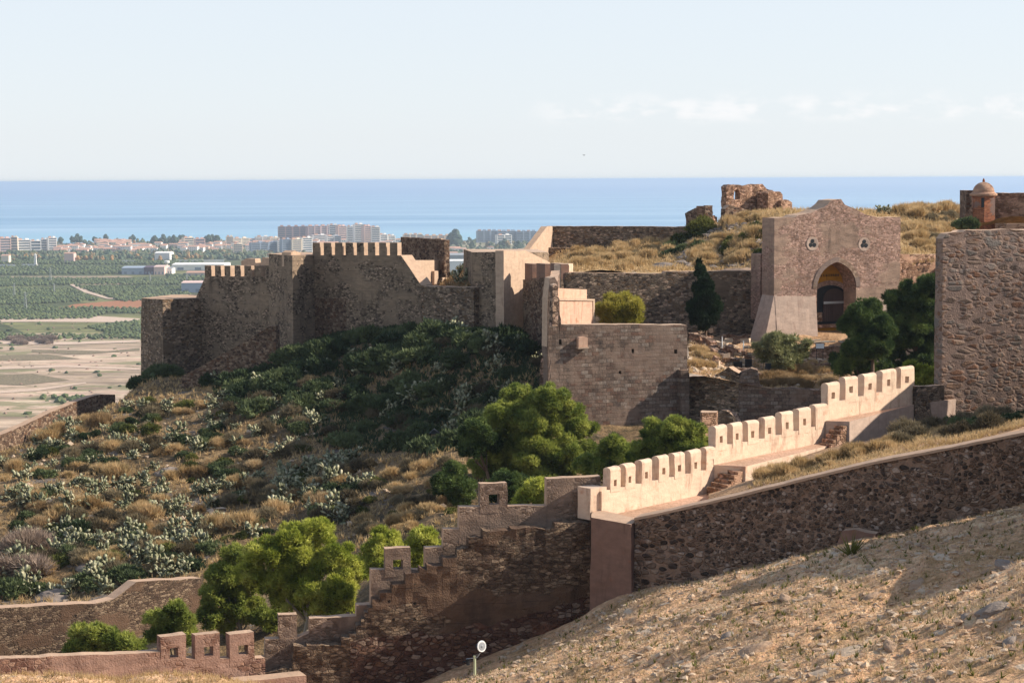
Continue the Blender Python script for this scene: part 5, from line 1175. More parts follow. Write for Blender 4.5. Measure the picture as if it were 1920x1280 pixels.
# ------------------------------------------------------------------ small things on site
def floodlight():
    b = U(890,1262,74.5); gx = b[0]; gz = float(hM(gx, 74.5)); topz = U(890,1229,74.5)[2]; w = empty('floodlight', (gx, 74.5, gz), 'floodlight with round white face on a pale pole at the foot of the stepped wall', 'floodlight')
    mb = MB(); mb.tube([(gx, 74.5, gz-.1), (gx, 74.5, topz)], .055, 12); part('pole', mb.V, mb.F, M['palepole'], w, smooth=False)
    mb = MB(); mb.box((gx, 74.5, gz+.03), (.36, .36, .08), .3); part('base_plate', mb.V, mb.F, M['palerock'], w)
    mb = MB(); mb.tube([(gx-.34, 74.5, topz-.12), (gx+.1, 74.48, topz-.06), (gx+.22, 74.48, topz+.12)], .02, 8); part('bracket', mb.V, mb.F, M['metal'], w)
    mb = MB(); mb.box((gx-.26, 74.42, topz-.22), (.10, .16, .22), .4, .8); mb.box((gx-.36, 74.44, topz-.20), (.22, .10, .03), .3); part('small_lamp', mb.V, mb.F, M['dark'], w)
    hp = np.array(U(903,1211,74.4)); nrm = unit(np.array([.62, -.75, .12])); a = unit(np.cross(nrm, [0, 0, 1.])); bb = np.cross(a, nrm)
    def ringp(prof, n=28):
        V = [hp+nrm*h_+r*(math.cos(2*math.pi*k/n)*a+math.sin(2*math.pi*k/n)*bb) for r, h_ in prof for k in range(n)]
        Fc = [(i*n+k, i*n+(k+1) % n, (i+1)*n+(k+1) % n, (i+1)*n+k) for i in range(len(prof)-1) for k in range(n)]+[tuple(range(n))[::-1], tuple(range((len(prof)-1)*n, len(prof)*n))]; return V, Fc
    hd = part('lamp_head', *ringp([(.06, -.30), (.10, -.28), (.14, -.12), (.20, -.03), (.21, .0)]), M['dark'], w)
    part('rim', *ringp([(.21, -.02), (.23, 0), (.21, .025), (.17, .02)]), M['whitepaint'], hd)
    part('reflector', *ringp([(.168, .004), (.166, .024), (.06, .03), (.03, .05)]), M['b_glass0'], hd)
M['palepole'] = flatmat('pale_green_pole', 'b9bf9c', .6, .1); M['whitepaint'] = flatmat('white_paint', 'e0e0dc', .5, .05)
M['b_glass0'] = flatmat('lamp_glass', '9a9c9e', .4, .2)
floodlight()
def ground_pt(px, D, h): x = (px-960)/F*D*1.0; return np.array([x, D, float(h(x, D))])
for px_, py_, lab in ((1354,632,'left thin pale fence post above the stacked ruins'),(1394,640,'right thin pale fence post above the stacked ruins')):
    p = U(px_, py_, 152); g0 = p[2]-1.35; mb = MB(); mb.tube([(p[0], 152, g0), (p[0], 152, p[2])], .045, 8); mb.box((p[0], 152, p[2]+.03), (.1, .1, .06)); solo('fence_post', mb.V, mb.F, M['whitepaint'], lab, 'post')
p0, p1 = U(1396,652,151), U(1432,655,151); mb = MB()
w = empty('mesh_fence', (p0[0], 151, p0[2]-1.1), 'short dark railing beside the olive tree', 'fence')
for k in range(14):
    q = p0+(p1-p0)*k/13; mb = MB(); mb.tube([q-[0, 0, 1.1], q+[0, 0, .05]], .018, 5); part('bar', mb.V, mb.F, M['dark'], w)
mb = MB(); mb.tube([p0, p1], .02, 5); part('rail', mb.V, mb.F, M['dark'], w)
def board(name, px0, px1, pt, pb, D, mat, label, cat, lean=.0, legs=.5):
    a = U(px0, pt, D); b = U(px1, pb, D); cx = (a[0]+b[0])/2; wz = b[0]-a[0]; hz = a[2]-b[2]; w = empty(name, (cx, D, b[2]-legs), label, cat)
    mb = MB(); mb.box((cx, D, (a[2]+b[2])/2), (wz, .05, hz)); part('panel', mb.V, mb.F, mat, w)
    mb = MB(); mb.box((cx, D+.035, (a[2]+b[2])/2), (wz+.08, .02, hz+.08)); part('frame', mb.V, mb.F, M['dark'], w)
    for sx_ in (-.4, .4): mb = MB(); mb.tube([(cx+sx_*wz, D+.07, b[2]-legs), (cx+sx_*wz, D+.07, a[2]-.1)], .025, 6); part('leg', mb.V, mb.F, M['dark'], w)
    return w
board('dark_screen', 1376, 1391, 679, 698, 146, M['blackpanel'], 'left dark rectangular panel among the stacked ruin stones', 'panel')
board('dark_screen', 1398, 1409, 674, 692, 147, M['blackpanel'], 'right dark rectangular panel among the stacked ruin stones', 'panel')
board('notice_board', 1530, 1545, 644, 653, 154, M['whitepaint'], 'small white notice board below the gate rubble', 'notice board', legs=.9)
board('lectern_sign', 1436, 1445, 682, 700, 145, M['dark'], 'dark leaning information panel at the edge of the orange grass', 'sign', legs=.4)
pq = U(815,820,138); w = empty('nest_box', (pq[0], 138, pq[2]-.9), 'small brown box with dark pitched roof on the shaded slope', 'box')
mb = MB(); mb.box((pq[0], 138, pq[2]), (.48, .4, .7)); part('body', mb.V, mb.F, M['brownrock'], w)
mb = MB(); V = [(pq[0]+a*.42, 138+b*.34, pq[2]+.34+c) for a, b, c in ((-1, -1, -.05), (1, -1, -.05), (1, 1, -.05), (-1, 1, -.05), (-.1, -1, .32), (-.1, 1, .32))]
part('roof', V, [(0, 3, 2, 1), (0, 1, 4), (2, 3, 5), (1, 2, 5, 4), (3, 0, 4, 5)], M['dark'], w)
mb = MB(); mb.tube([(pq[0], 138, pq[2]-1.3), (pq[0], 138, pq[2]-.3)], .05, 6); part('post', mb.V, mb.F, M['wood'], w)
# excavated stacked walls left of the olive tree
def drywall(px0, py0, px1, py1, D0, D1, hgt, label, name='excavated_wall', th=.6):
    L_ = Line((px0, D0), (px1, D1), (py0+py1)/2); z0, z1_ = L_.at(px0, py0)[1], L_.at(px1, py1)[1]
    slab(L_, [(px0, py0), ((px0+px1)/2, (py0+py1)/2-1.5), (px1, py1)], min(z0, z1_)-hgt, th, [M['ruin'], M['field_stone']], name, label=label, cat='ruin wall', rag=.22, amp=.13, step=.2)
nb_ = 0
for px_, py_ in [(1335+rng.uniform(0, 1)*70, 655+rng.uniform(0, 1)*35) for _ in range(26)]+[(1500+rng.uniform(0, 1)*75, 668+rng.uniform(0, 1)*24) for _ in range(14)]+[(1296+rng.uniform(0,1)*40, 632+rng.uniform(0,1)*14) for _ in range(8)]:
    q = gpt(px_, py_, hG, 141.5, 161); mb = MB(); sz = (rng.uniform(.35, .8), rng.uniform(.3, .55), rng.uniform(.2, .42)); lv = rng.integers(0, 3) if px_ < 1410 else 0
    mb.box((0, 0, 0), sz, 0, rng.uniform(.85, 1)); V = np.array(mb.V)+.035*rng.standard_normal((8, 3)); o = link('stone_block', mesh_np('stone_block', V, mb.F, [M['ruin'] if rng.random() < .6 else M['palerock']]), None, (q[0], q[1], q[2]+sz[2]*.4+lv*.33)); o.rotation_euler = (rng.normal()*.12, rng.normal()*.12, rng.random()*3)
    tag(o, 'loose stone block', 'stone block', 'loose stone blocks on the gate terrace'); relabel([o], 'loose pale ruin block')
drywall(1292,622,1332,640,158,155,1.6,'crumbling low wall sloping down beside the big curtain wall')
drywall(1330,650,1352,662,152,150,1.4,'short excavated wall of stacked blocks below the fence posts')
drywall(1342,662,1380,672,149,148,2.2,'stacked pale block wall in front of the fence posts')
drywall(1352,650,1372,656,151,150.6,1.2,'rear stacked block course behind the pale block wall')
drywall(1376,690,1424,700,144.5,143,1.6,'excavated wall stub with the dark panels behind')
drywall(1352,628,1440,630,161,161,1.4,'long low block wall at the foot of the curtain wall')
drywall(1300,640,1350,650,156,156,1.3,'low brown block wall left of the fence posts')
drywall(1520,652,1580,648,155,155,1.2,'low pinkish wall behind the white notice board')
mb = MB(); pb = U(1560,616,158)
for k in range(9):
    q = pb+np.array([-2.2+k*.5+rng.uniform(-.1, .1), rng.uniform(-.8, .8), 0]); q[2] = float(hG(q[0], q[1]))+.15; dd = np.array([math.cos(k*.5-1.2), .3*math.sin(k), .06])*rng.uniform(.5, 1.2)
    mb = MB(); mb.tube([q-dd, q+dd], .06, 6); solo('timber', mb.V, mb.F, M['palebark'], '%s weathered beam counted from the left on the rubble before the gate arch' % ORD[k], 'beam', 'beams on the rubble before the gate')

# ------------------------------------------------------------------ the coastal town and the plain
for k_, c_ in (('b_white', 'e8e4de'), ('b_cream', 'e2d4c0'), ('b_pink', 'd8bcb0'), ('b_mauve', 'b8a09e'), ('b_blue', '9aa6b4'), ('b_tan', 'ccb49c'), ('b_glass', '7e8894'), ('b_roof', 'c09680'), ('b_grey', '9a9c9e'), ('b_purple', '5c4a58')):
    M[k_] = flatmat('facade_'+k_[2:], c_, .8, .12)
def gy(py, px=400, z=2.0): return onz(px, py, z)[1]
def block(px0, px1, top, D, wallc, floors, label, depth=15, skew=.25, name='apartment_block', recess='b_glass', pent=2, bays=0):
    """apartment block: core, a proud balcony slab per floor, end walls, roof parapet, roof huts"""
    a = U(px0, top, D); b = U(px1, top, D); z1 = a[2]; W = b[0]-a[0]; cx = (a[0]+b[0])/2; rz = skew; hgt = z1-2
    e = empty(name, (cx, D, 1.6), label, name.replace('_', ' ')); fh = hgt/floors
    def bx(nm, x, y, z, sx_, sy_, sz_, mt):
        mb = MB(); ca, sa = math.cos(rz), math.sin(rz); mb.box((cx+x*ca-y*sa, D+x*sa+y*ca, z), (sx_, sy_, sz_), rz); return part(nm, mb.V, mb.F, M[mt], e)
    bx('core', 0, depth/2+1.5, 2+hgt/2-.4, W-1, depth, hgt, recess)  # dark core tone stands for glass and the shade between balconies
    for f in range(floors+1):
        zz = 2+f*fh; bx('balcony' if f < floors else 'roof_slab', 0, depth/2+.6, zz+(.55 if f < floors else .1), W+.2, depth+2.4, 1.25 if f < floors else .7, wallc)
    for s_ in (-1, 1): bx('end_wall', s_*(W/2+.1), depth/2+.8, 2+hgt/2, 1.2, depth+1.8, hgt+.8, wallc)
    nb = bays or max(1, int(W/14))
    for k in range(1, nb): bx('pier', -W/2+W*k/nb, .4, 2+hgt/2, 2.2 if k % 2 else 3.6, 2.2, hgt+.2, wallc)
    for k in range(pent): bx('roof_hut', -W/2+W*(k+.5)/pent, depth*.5, z1+1.6, min(7, W*.3), 5, 3.2, wallc if k % 2 else 'b_roof')
    return e
BL = [(0,20,447,3700,'b_pink',6,'pinkish apartment block at the left edge of the town'),(20,32,445,3740,'b_cream',6,'cream apartment tower next to the left-edge block'),
 (33,58,450,3760,'b_white',5,'white block with long dark window bands near the left edge'),(58,76,452,3730,'b_white',4,'low white block beside the banded block'),(77,90,449,3800,'b_white',5,'white gabled block left of its taller twin'),(91,106,446,3790,'b_white',6,'tallest white block at the left end of the town'),
 (345,364,446,3900,'b_cream',5,'cream block at the start of the dense town'),(366,384,448,3850,'b_pink',4,'pale pink block left of the cream cluster'),(425,437,444,3950,'b_cream',6,'narrow cream block above the seven-merlon wall'),
 (438,468,447,4050,'b_cream',6,'wide cream block behind the grey-blue one'),(438,454,458,3600,'b_cream',5,'bright cream block in front of the dense town'),(471,521,455,3650,'b_blue',6,'long grey-blue block with a white right end'),(521,526,451,3655,'b_white',7,'slim white end tower of the grey-blue block'),
 (480,505,444,4150,'b_white',6,'white block behind the long grey-blue one'),(506,524,446,4100,'b_cream',5,'cream block behind the slim white tower'),(529,546,449,3620,'b_blue',7,'bluish block right of the slim white tower'),(547,566,449,3625,'b_cream',7,'pale yellow block beside the bluish block'),(567,586,446,3640,'b_white',7,'white block left of the tall merloned wall'),
 (522,575,425,4250,'b_mauve',8,'long mauve hotel slab, left half, on the shore'),(576,627,424,4240,'b_mauve',8,'long mauve hotel slab, right half, on the shore'),(618,633,422,4200,'b_white',9,'white tower joined to the right end of the mauve hotel'),
 (588,612,441,4100,'b_white',6,'white block in front of the mauve hotel'),(613,640,443,4000,'b_white',6,'low white terrace block before the towers'),(634,650,424,4150,'b_pink',10,'pinkish tower left of the white towers'),(651,664,425,4050,'b_white',11,'left white balcony tower'),(665,682,421,4000,'b_white',12,'middle white balcony tower, the tallest'),(683,697,424,3980,'b_pink',11,'pink-sided tower between the white towers'),(697,712,426,3960,'b_white',11,'right white balcony tower'),
 (713,727,440,4100,'b_white',5,'small white block right of the towers'),(728,741,442,4120,'b_white',5,'second small white block right of the towers'),(757,793,440,4250,'b_cream',4,'cream block behind the roofless building'),(795,848,442,4200,'b_tan',4,'long tan block left of the tall seaside trees'),
 (895,932,433,4250,'b_blue',6,'left wing of the long banded seaside block'),(933,968,433.5,4255,'b_blue',6,'middle wing of the long banded seaside block'),(969,1006,434,4260,'b_blue',6,'right wing of the long banded seaside block'),(932,960,441,4100,'b_white',4,'low white terrace in front of the banded seaside block')]
for b_ in BL: block(*b_[:6], b_[6], skew=rng.uniform(.15, .55), pent=4 if b_[1]-b_[0] > 30 else 2, depth=13)
# village houses: five meshes, copies share them
def house_mesh(name, w_, d_, h_, wallm, gable=True):
    mb = MB(); mb.box((0, 0, h_/2), (w_, d_, h_)); nb = len(mb.F)
    r = 1.6
    V = [(-w_/2-.3, -d_/2-.3, h_+.02), (w_/2+.3, -d_/2-.3, h_+.02), (w_/2+.3, d_/2+.3, h_+.02), (-w_/2-.3, d_/2+.3, h_+.02), (-w_/2*(.98 if gable else .4), 0, h_+r), (w_/2*(.98 if gable else .4), 0, h_+r)]
    mb.add(V, [(0, 1, 5, 4), (2, 3, 4, 5), (1, 2, 5), (3, 0, 4), (0, 3, 2, 1)]); n2 = len(mb.F)
    for x in np.arange(-w_/2+1.5, w_/2-1, 3.0):
        for z in np.arange(1.6, h_-.5, 3.0): mb.box((x, -d_/2-.02, z), (1.1, .12, 1.3)); mb.box((x, d_/2+.02, z), (1.1, .12, 1.3))
    mi = [0]*nb+[1]*(n2-nb)+[2]*(len(mb.F)-n2); me = mesh_np(name, np.array(mb.V), mb.F, [M[wallm], M['b_roof'], M['b_glass']], mi=mi); return me
HM = [house_mesh('village_house', 12, 9, 6.5, 'b_white'), house_mesh('village_house', 16, 9, 6.2, 'b_cream'), house_mesh('village_house', 10, 10, 7.5, 'b_white', False), house_mesh('village_house', 20, 10, 6, 'b_pink'), house_mesh('village_house', 14, 10, 9.5, 'b_white')]
def houses(n, px0, px1, D0, D1, label, group, ms=HM):
    made = []
    for i in range(n):
        px = rng.uniform(px0, px1); D = rng.uniform(D0, D1); o = bpy.data.objects.new('village_house', ms[rng.integers(len(ms))]); COL.objects.link(o)
        o.location = ((px-960)/F*D, D, 1.7); o.rotation_euler = (0, 0, rng.choice([0, .1, -.15, 1.57, .3])); s = rng.uniform(1.05, 1.5); o.scale = (s, s, s); tag(o, label, 'house', group); made.append(o)
    relabel(made, label)
houses(60, 105, 290, 3700, 3900, 'small white house with tiled roof in the terrace row behind the trees', 'white terrace houses at the left of the town')
houses(30, 290, 425, 3700, 4100, 'small house with reddish roof between the trees left of the dense town', 'houses left of the dense town')
houses(26, 190, 240, 4100, 4350, 'small pinkish house near the shore above the tree belt', 'houses near the shore', [HM[3], HM[1]])
houses(110, 430, 760, 3650, 4250, 'small pale house squeezed between the apartment blocks', 'houses between the apartment blocks')
houses(34, 800, 1010, 3300, 3700, 'pinkish villa with tiled roof seen between castle walls', 'villas seen between the castle walls', [HM[3], HM[1], HM[0]])
def shed(name, px0, px1, top, D, depth, wallc, roofc, label, cat='warehouse', stripes=True, zb=1.5):
    a = U(px0, top, D); b = U(px1, top, D); cx = (a[0]+b[0])/2; W = b[0]-a[0]; hgt = a[2]-zb; e = empty(name, (cx, D, zb), label, cat)
    mb = MB(); mb.box((cx, D+depth/2, zb+hgt/2-.3), (W, depth, hgt)); part('wall', mb.V, mb.F, M[wallc], e)
    mb = MB(); V = [(cx-W/2-.5, D-.5, a[2]-.25), (cx+W/2+.5, D-.5, a[2]-.25), (cx+W/2+.5, D+depth+.5, a[2]-.25), (cx-W/2-.5, D+depth+.5, a[2]-.25), (cx-W/2-.5, D+depth/2, a[2]+1.6), (cx+W/2+.5, D+depth/2, a[2]+1.6)]
    part('roof', V, [(0, 1, 5, 4), (2, 3, 4, 5), (1, 2, 5), (3, 0, 4), (0, 3, 2, 1)], M[roofc], e)
    for k in range(3): mb = MB(); mb.box((cx-W/2+W*(k+.5)/3, D-.05, zb+min(2.2, hgt*.4)), (W*.12, .3, min(4, hgt*.7))); part('door', mb.V, mb.F, M['b_glass'], e)
    return e
shed('warehouse', 228, 270, 502, 2870, 50, 'b_blue', 'b_blue', 'long blue-grey warehouse in the orchards')
shed('warehouse', 270.3, 288, 501, 2865, 45, 'b_purple', 'b_purple', 'dark purple warehouse beside the blue-grey one')
shed('warehouse', 288.3, 308, 500, 2860, 45, 'b_pink', 'b_pink', 'pink warehouse right of the dark purple one')
shed('warehouse', 309, 322, 503, 2880, 30, 'b_white', 'b_grey', 'small pale shed right of the pink warehouse')
shed('warehouse', 322, 420, 496, 3000, 70, 'b_white', 'b_white', 'long white warehouse behind the merloned wall')
shed('warehouse', 349, 385, 511, 2790, 30, 'b_tan', 'b_roof', 'low brick-roofed shed before the white warehouse')
shed('warehouse', 340, 400, 530, 2400, 40, 'b_blue', 'b_pink', 'flat blue-walled shed left above the seven-merlon wall')
shed('warehouse', 290, 318, 474, 3330, 40, 'b_white', 'b_white', 'white shed at the edge of the tree belt')
shed('warehouse', 838, 930, 478, 3050, 80, 'b_grey', 'b_grey', 'big grey-roofed warehouse seen left of the keep block')
shed('warehouse', 838, 930, 489, 2860, 40, 'b_white', 'b_white', 'white warehouse seen left of the keep block')
shed('villa', 120, 138, 475, 3300, 20, 'b_pink', 'b_roof', 'orange-roofed farmhouse at the foot of the tree belt', 'house')
shed('villa', 2, 16, 479, 3280, 16, 'b_cream', 'b_roof', 'cream farmhouse at the far left below the town', 'house')
def farwall(px0, px1, py, D, h_, label):
    a = U(px0, py, D); b = U(px1, py, D); mb = MB(); mb.box(((a[0]+b[0])/2, D, 1.6+h_/2), (b[0]-a[0], .6, h_)); mb.box(((a[0]+b[0])/2, D, 1.6+h_+.15), (b[0]-a[0]+.6, 1.0, .3)); solo('estate_wall', mb.V, mb.F, M['b_white'], label, 'wall')
farwall(-20, 28, 486, 3130, 4.5, 'white estate wall at the left edge of the orchards'); farwall(41, 71, 486, 3140, 4.5, 'shorter white estate wall right of the first'); farwall(228, 252, 480, 3280, 4, 'white wall under the tree belt'); farwall(330, 420, 480, 3300, 3.5, 'long low white wall below the dense town')
e = empty('bell_turret', U(66, 486, 3138)*np.array([1, 1, 0])+[0, 0, 1.6], 'small white turret at the end of the estate wall', 'turret'); q = U(66, 478, 3138)
mb = MB(); mb.box((q[0], 3138, q[2]/2+.8), (4, 4, q[2]-1.6), 0, .8); part('shaft', mb.V, mb.F, M['b_white'], e); mb = MB(); mb.box((q[0], 3138, q[2]+1.2), (3, 3, 2.4), 0, .3); part('cap', mb.V, mb.F, M['b_white'], e)
q = U(313, 489, 2950); e = empty('water_tower', (q[0], 2950, 1.6), 'white water tower behind the warehouses', 'water tower')
V, Fc = rings(q[0], 2950, [(1.2, 1.5), (.9, q[2]-5)], 10); part('stem', V, Fc, M['b_white'], e); V, Fc = rings(q[0], 2950, [(1.5, q[2]-5), (4.2, q[2]-3), (4.2, q[2]), (1, q[2]+.8)], 14); part('tank', V, Fc, M['b_white'], e)
# pylons
def pylon(px, top, D, label):
    q = U(px, top, D); h_ = q[2]-1.5; e = empty('pylon', (q[0], D, 1.5), label, 'pylon'); w_ = h_*.085; mb = MB()
    for a in (-1, 1):
        for b in (-1, 1): mb.tube([(q[0]+a*w_, D+b*w_, 1.2), (q[0]+a*w_*.25, D+b*w_*.25, q[2])], [.22, .12], 4)
    n = 7
    for k in range(n):
        t0, t1 = k/n, (k+1)/n; r0_, r1_ = w_*(1-.75*t0), w_*(1-.75*t1)
        for s_ in (-1, 1): mb.tube([(q[0]-s_*r0_, D-r0_, 1.5+h_*t0), (q[0]+s_*r1_, D-r1_, 1.5+h_*t1)], .09, 4)
    part('mast', mb.V, mb.F, M['metal'], e)
    for t in (.8, .9): mb = MB(); mb.tube([(q[0]-h_*.16, D, 1.5+h_*t), (q[0], D, 1.9+h_*t), (q[0]+h_*.16, D, 1.5+h_*t)], .14, 4); part('crossarm', mb.V, mb.F, M['metal'], e)
for px, tp, bt, lab in ((47,547,578,'nearest lattice pylon at the left of the orchards'),(26,531,556,'thin pylon at the far left behind the nearest one'),(94,501,528,'tall pylon in the middle of the left orchards'),(101,531,549,'short pylon below the tall one'),(281,512,528,'pylon in front of the pink warehouse'),(350,512,524,'pylon before the brick-roofed shed'),(342,471,481,'distant pylon at the tree belt right of the white shed'),(256,468,481,'distant pylon at the tree belt above the orchards')):
    pylon(px, tp, gy(bt, px), lab)
# trees of the plain: solid leafy lumps of many small faces
def lumps(P, s, squash=.8, sub=1, jit=.3):
    v0, f0 = ico(sub); n = len(P); sc_ = np.asarray(s).reshape(-1, 1, 1)
    V = v0[None]*(1+jit*rng.standard_normal((n, len(v0), 1)))*np.array([1, 1, squash])*sc_+P[:, None]+np.array([0, 0, .55])*sc_
    Fc = (f0[None]+(np.arange(n)*len(v0))[:, None, None]).reshape(-1, 3); return V.reshape(-1, 3), Fc
M['citrus'] = leafmat('citrus_leaf', ['38442a', '4c5834', '646c42'], 0, .05); M['woods'] = leafmat('coastal_wood', ['2e4030', '42523a', '5c6242', '8a6c48'], 0, .03); M['autumn'] = leafmat('autumn_leaf', ['8a6a44', 'a8804e', '7a6a44'], 0, .05); M['farpine'] = leafmat('far_pine', ['2c3c30', '3c4e38'], 0, .05); M['copse'] = leafmat('bare_copse', ['7a6250', '94786a', '6c6a4a'], 0, .08)
def pxgrid(poly, sx_, sy_, jit=.12, rot=0.0, z=2.0, drop=.04):
    """orchard rows inside a quadrilateral of the ground"""
    G = np.array([onz(a, b, z)[:2] for a, b in poly]); lo, hi = G.min(0), G.max(0)
    X, Y = np.meshgrid(np.arange(lo[0], hi[0], sx_), np.arange(lo[1], hi[1], sy_)); P = np.stack([X.ravel(), Y.ravel()], -1); P = P+rng.standard_normal(P.shape)*np.array([sx_, sy_])*jit
    k = inpoly(P[:, 0], P[:, 1], [tuple(g_) for g_ in G]) & (rng.random(len(P)) > drop); P = P[k]; return np.c_[P, np.full(len(P), 1.4)]
def orchard(polys, sx_=6.5, sy_=9, s=(2.0, 2.7), name='orchard', mat='citrus', sub=0):
    Ps = [pxgrid(p, sx_, sy_) for p in polys]; P = np.concatenate(Ps); n = len(P)
    v, f = lumps(P, rng.uniform(*s, n), .75, 1, .18); link(name, mesh_np(name, v, f, [M[mat]]), kind='stuff')
orchard([[(-60,580),(60,572),(200,585),(170,597),(-60,600)],[(120,576),(260,578),(330,590),(205,586)],[(-60,626),(170,628),(262,625),(262,634),(-60,638)],[(165,612),(270,600),(270,636),(215,632)],[(80,593),(170,588),(172,594),(85,598)],[(70,742),(160,742),(150,762),(90,752)]])
orchard([[(-60,540),(130,542),(190,562),(60,570),(-60,572)],[(-60,520),(330,524),(340,534),(150,533),(-60,538)],[(140,536),(340,538),(365,560),(230,566)]], 7.5, 10, (2.2, 3.0))
orchard([[(-60,498),(225,500),(225,513),(-60,516)],[(-60,487),(380,486),(380,496),(-60,495)],[(310,516),(390,516),(390,528),(320,526)]], 10, 13, (2.6, 3.6))
# brown ploughed field and pale track, laid just above the plain
def patch(name, poly, z, mat): V = [onz(a, b, z) for a, b in poly]; link(name, mesh_np(name, np.array(V), [tuple(range(len(V)))], mat), kind='structure')
M['plough'] = flatmat('ploughed_soil', 'a8714c', .95, .5); M['plough2'] = flatmat('fallow_soil', 'a08c72', .95, .5); M['scrubland'] = flatmat('scrub_soil', '8a7c60', .95, .8); M['track'] = flatmat('pale_track', 'c8b29c', .95, .3)
patch('ploughed_field', [(110,578),(140,570),(262,560),(330,560),(330,586),(262,586),(200,577)][::-1], 1.9, M['plough'])
patch('farm_track', [(130,533),(142,531),(165,545),(205,558),(262,561),(262,563),(200,560),(158,548)][::-1], 1.95, M['track'])
for k_, (pl_, mt_) in enumerate((([(-60,588),(150,590),(262,597),(262,604),(60,603),(-60,604)],'track'),([(-60,518),(240,517),(250,520),(-60,523)],'plough2'),([(140,531),(330,528),(330,531),(150,535)],'plough2'),([(-60,667),(90,664),(150,672),(40,676),(-60,676)],'scrubland'),([(60,655),(200,658),(262,652),(262,657),(150,664),(60,660)],'scrubland'),([(-60,705),(60,700),(130,712),(40,722),(-60,718)],'scrubland'),([(-60,690),(120,684),(262,690),(262,693),(120,688),(-60,694)],'track'),([(-60,736),(70,728),(160,716),(162,718),(72,732),(-60,741)],'track'))):
    patch({'track': 'pale_ground', 'plough2': 'fallow_field', 'scrubland': 'scrub_ground'}[mt_], pl_[::-1], 1.75+.02*k_, M[mt_])
patch('dirt_road', [(-60,640),(120,641),(262,637),(262,641),(120,646),(-60,644)][::-1], 1.95, M['track'])
P = []
while len(P) < 1500:
    D = rng.uniform(3380, 3720); px = rng.uniform(-60, 1040); P.append(((px-960)/F*D, D, 1.4))
P = np.array(P); v, f = lumps(P, rng.uniform(3, 6.5, len(P)), 1.0, 1, .22); link('tree_belt', mesh_np('tree_belt', v, f, [M['woods']]), kind='stuff')
P = np.array([((px-960)/F*D, D, 1.4) for px, D in zip(rng.uniform(-60, 1040, 900), rng.uniform(3720, 4480, 900))])
v, f = lumps(P, rng.uniform(2.5, 5.0, len(P)), 1.0, 1, .22); link('town_greenery', mesh_np('town_greenery', v, f, [M['woods']]), kind='stuff')
TRV = []
for mt in ('farpine', 'woods', 'autumn'):
    q = np.array([[0, 0, 2.], [1.6, .4, 3.2], [-1.5, -.3, 3.4], [.2, .8, 5.0], [.7, -.6, 6.2]]); v, f = lumps(q, np.array([2.2, 2.2, 2.1, 2.3, 1.6]), 1.0, 2, .12); TRV.append(mesh_np('seaside_tree', v, f, [M[mt]]))
def ftrees(n, px0, px1, D0, D1, smin, smax, label, group, ms):
    made = []
    for i in range(n):
        D = rng.uniform(D0, D1); o = bpy.data.objects.new('seaside_tree', ms[i % len(ms)]); COL.objects.link(o); o.location = ((rng.uniform(px0, px1)-960)/F*D, D, 1.0); s = rng.uniform(smin, smax); o.scale = (s, s, s*rng.uniform(.8, 1.3)); o.rotation_euler[2] = rng.random()*6; tag(o, label, 'tree', group); made.append(o)
    relabel(made, label)
ftrees(16, 100, 260, 4300, 4450, 1.2, 2.0, 'dark pine crown on the shoreline above the terrace houses', 'shoreline pines at the left', TRV[:1])
ftrees(22, 280, 350, 4200, 4420, 1.5, 2.2, 'dark pine in the seaside wood left of the dense town', 'pines of the seaside wood', TRV[:1])
ftrees(8, 386, 414, 4150, 4250, 2.0, 2.6, 'tall dark tree of the seaside clump before the cream cluster', 'tall seaside clump', TRV[:1])
ftrees(26, 0, 380, 3300, 3420, .8, 1.5, 'autumn-coloured tree at the front of the tree belt', 'autumn trees of the tree belt', TRV[1:])
ftrees(7, 843, 872, 4000, 4080, 2.4, 3.6, 'tall tree of the dark group left of the banded seaside block', 'tall trees by the banded block', TRV[:1])
ftrees(18, 875, 1010, 3700, 3950, 1.2, 2.2, 'tree in front of the banded seaside block', 'trees before the banded block', TRV[:2])
ftrees(26, 16, 96, 1630, 1690, 3.2, 5.2, 'reddish bare tree of the copse on the dry riverbed', 'bare trees of the riverbed copse', SHR['grey'])
P = pxgrid([(-60,600),(262,604),(262,720),(150,790),(-60,800)], 12, 15, .6, drop=.62, z=2); v, f = lumps(P-[0, 0, .4], rng.uniform(.4, 1.5, len(P)), .6, 1, .25); link('riverbed_scrub', mesh_np('riverbed_scrub', v, f, [M['copse']]), kind='stuff')
P = pxgrid([(-60,600),(262,604),(262,720),(150,790),(-60,800)], 18, 22, .6, drop=.75, z=2); v, f = lumps(P-[0, 0, .4], rng.uniform(1.0, 2.8, len(P)), .6, 1, .25); link('riverbed_bushes', mesh_np('riverbed_bushes', v, f, [M['citrus']]), kind='stuff')
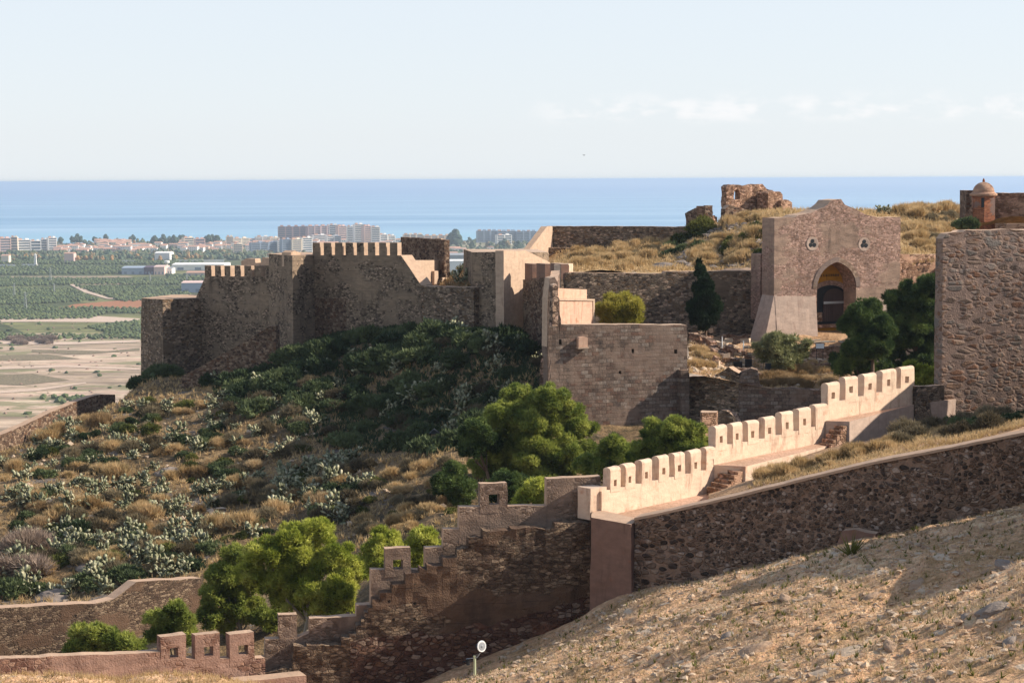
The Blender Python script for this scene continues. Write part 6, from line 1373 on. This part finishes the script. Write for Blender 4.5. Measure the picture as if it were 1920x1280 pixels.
# a ship and a bird
q = onz(843, 357, 0.0); e = empty('ship', (q[0], q[1], 0), 'tiny white ship far out on the sea', 'ship')
mb = MB(); hull = [(-26, 0), (-24, -5), (18, -5), (30, 0), (18, 5), (-24, 5)]; V = [(q[0]+x*.9, q[1]+y*.8, -.5) for x, y in hull]+[(q[0]+x, q[1]+y, 5) for x, y in hull]
part('hull', V, [tuple(range(6))[::-1], tuple(range(6, 12))]+[(i, (i+1) % 6, 6+(i+1) % 6, 6+i) for i in range(6)], M['whitepaint'], e); mb.box((q[0]-16, q[1], 9), (12, 7, 8), 0, .8); part('bridge', mb.V, mb.F, M['whitepaint'], e); mb = MB(); mb.tube([(q[0]+4, q[1], 5), (q[0]+4, q[1], 14)], .5, 5); part('mast', mb.V, mb.F, M['dark'], e)
q = U(1095, 291, 320); V = [(-.5, 0, .18), (-.22, .09, .02), (0, .16, 0), (.22, .09, .02), (.5, 0, .16), (.22, -.08, .02), (0, -.24, 0), (-.22, -.08, .02), (0, 0, .07), (0, 0, -.08)]
V = [(q[0]+a, q[1]+b, q[2]+c) for a, b, c in V]; solo('bird', V, [(0, 7, 1), (1, 7, 8), (1, 8, 2), (2, 8, 3), (3, 8, 5), (3, 5, 4), (5, 8, 6), (6, 8, 7), (1, 2, 9), (2, 3, 9), (3, 5, 9), (5, 6, 9), (6, 7, 9), (7, 1, 9)], M['dark'], 'small dark bird flying in the empty sky above the sea', 'bird')

# ------------------------------------------------------------------ haze
m = bpy.data.materials.new('haze_air'); m.use_nodes = True; t = m.node_tree; t.nodes.clear(); o = t.nodes.new('ShaderNodeOutputMaterial'); pv = t.nodes.new('ShaderNodeVolumePrincipled')
pv.inputs['Color'].default_value = (.52, .62, .75, 1); pv.inputs['Density'].default_value = 8.5e-5; pv.inputs['Anisotropy'].default_value = .2; t.links.new(pv.outputs[0], o.inputs['Volume'])
mb = MB(); mb.box((0, 60000, 72), (124000, 122000, 146)); link('haze', mesh_np('haze', np.array(mb.V), mb.F, [m]), kind='stuff')
finish_labels()
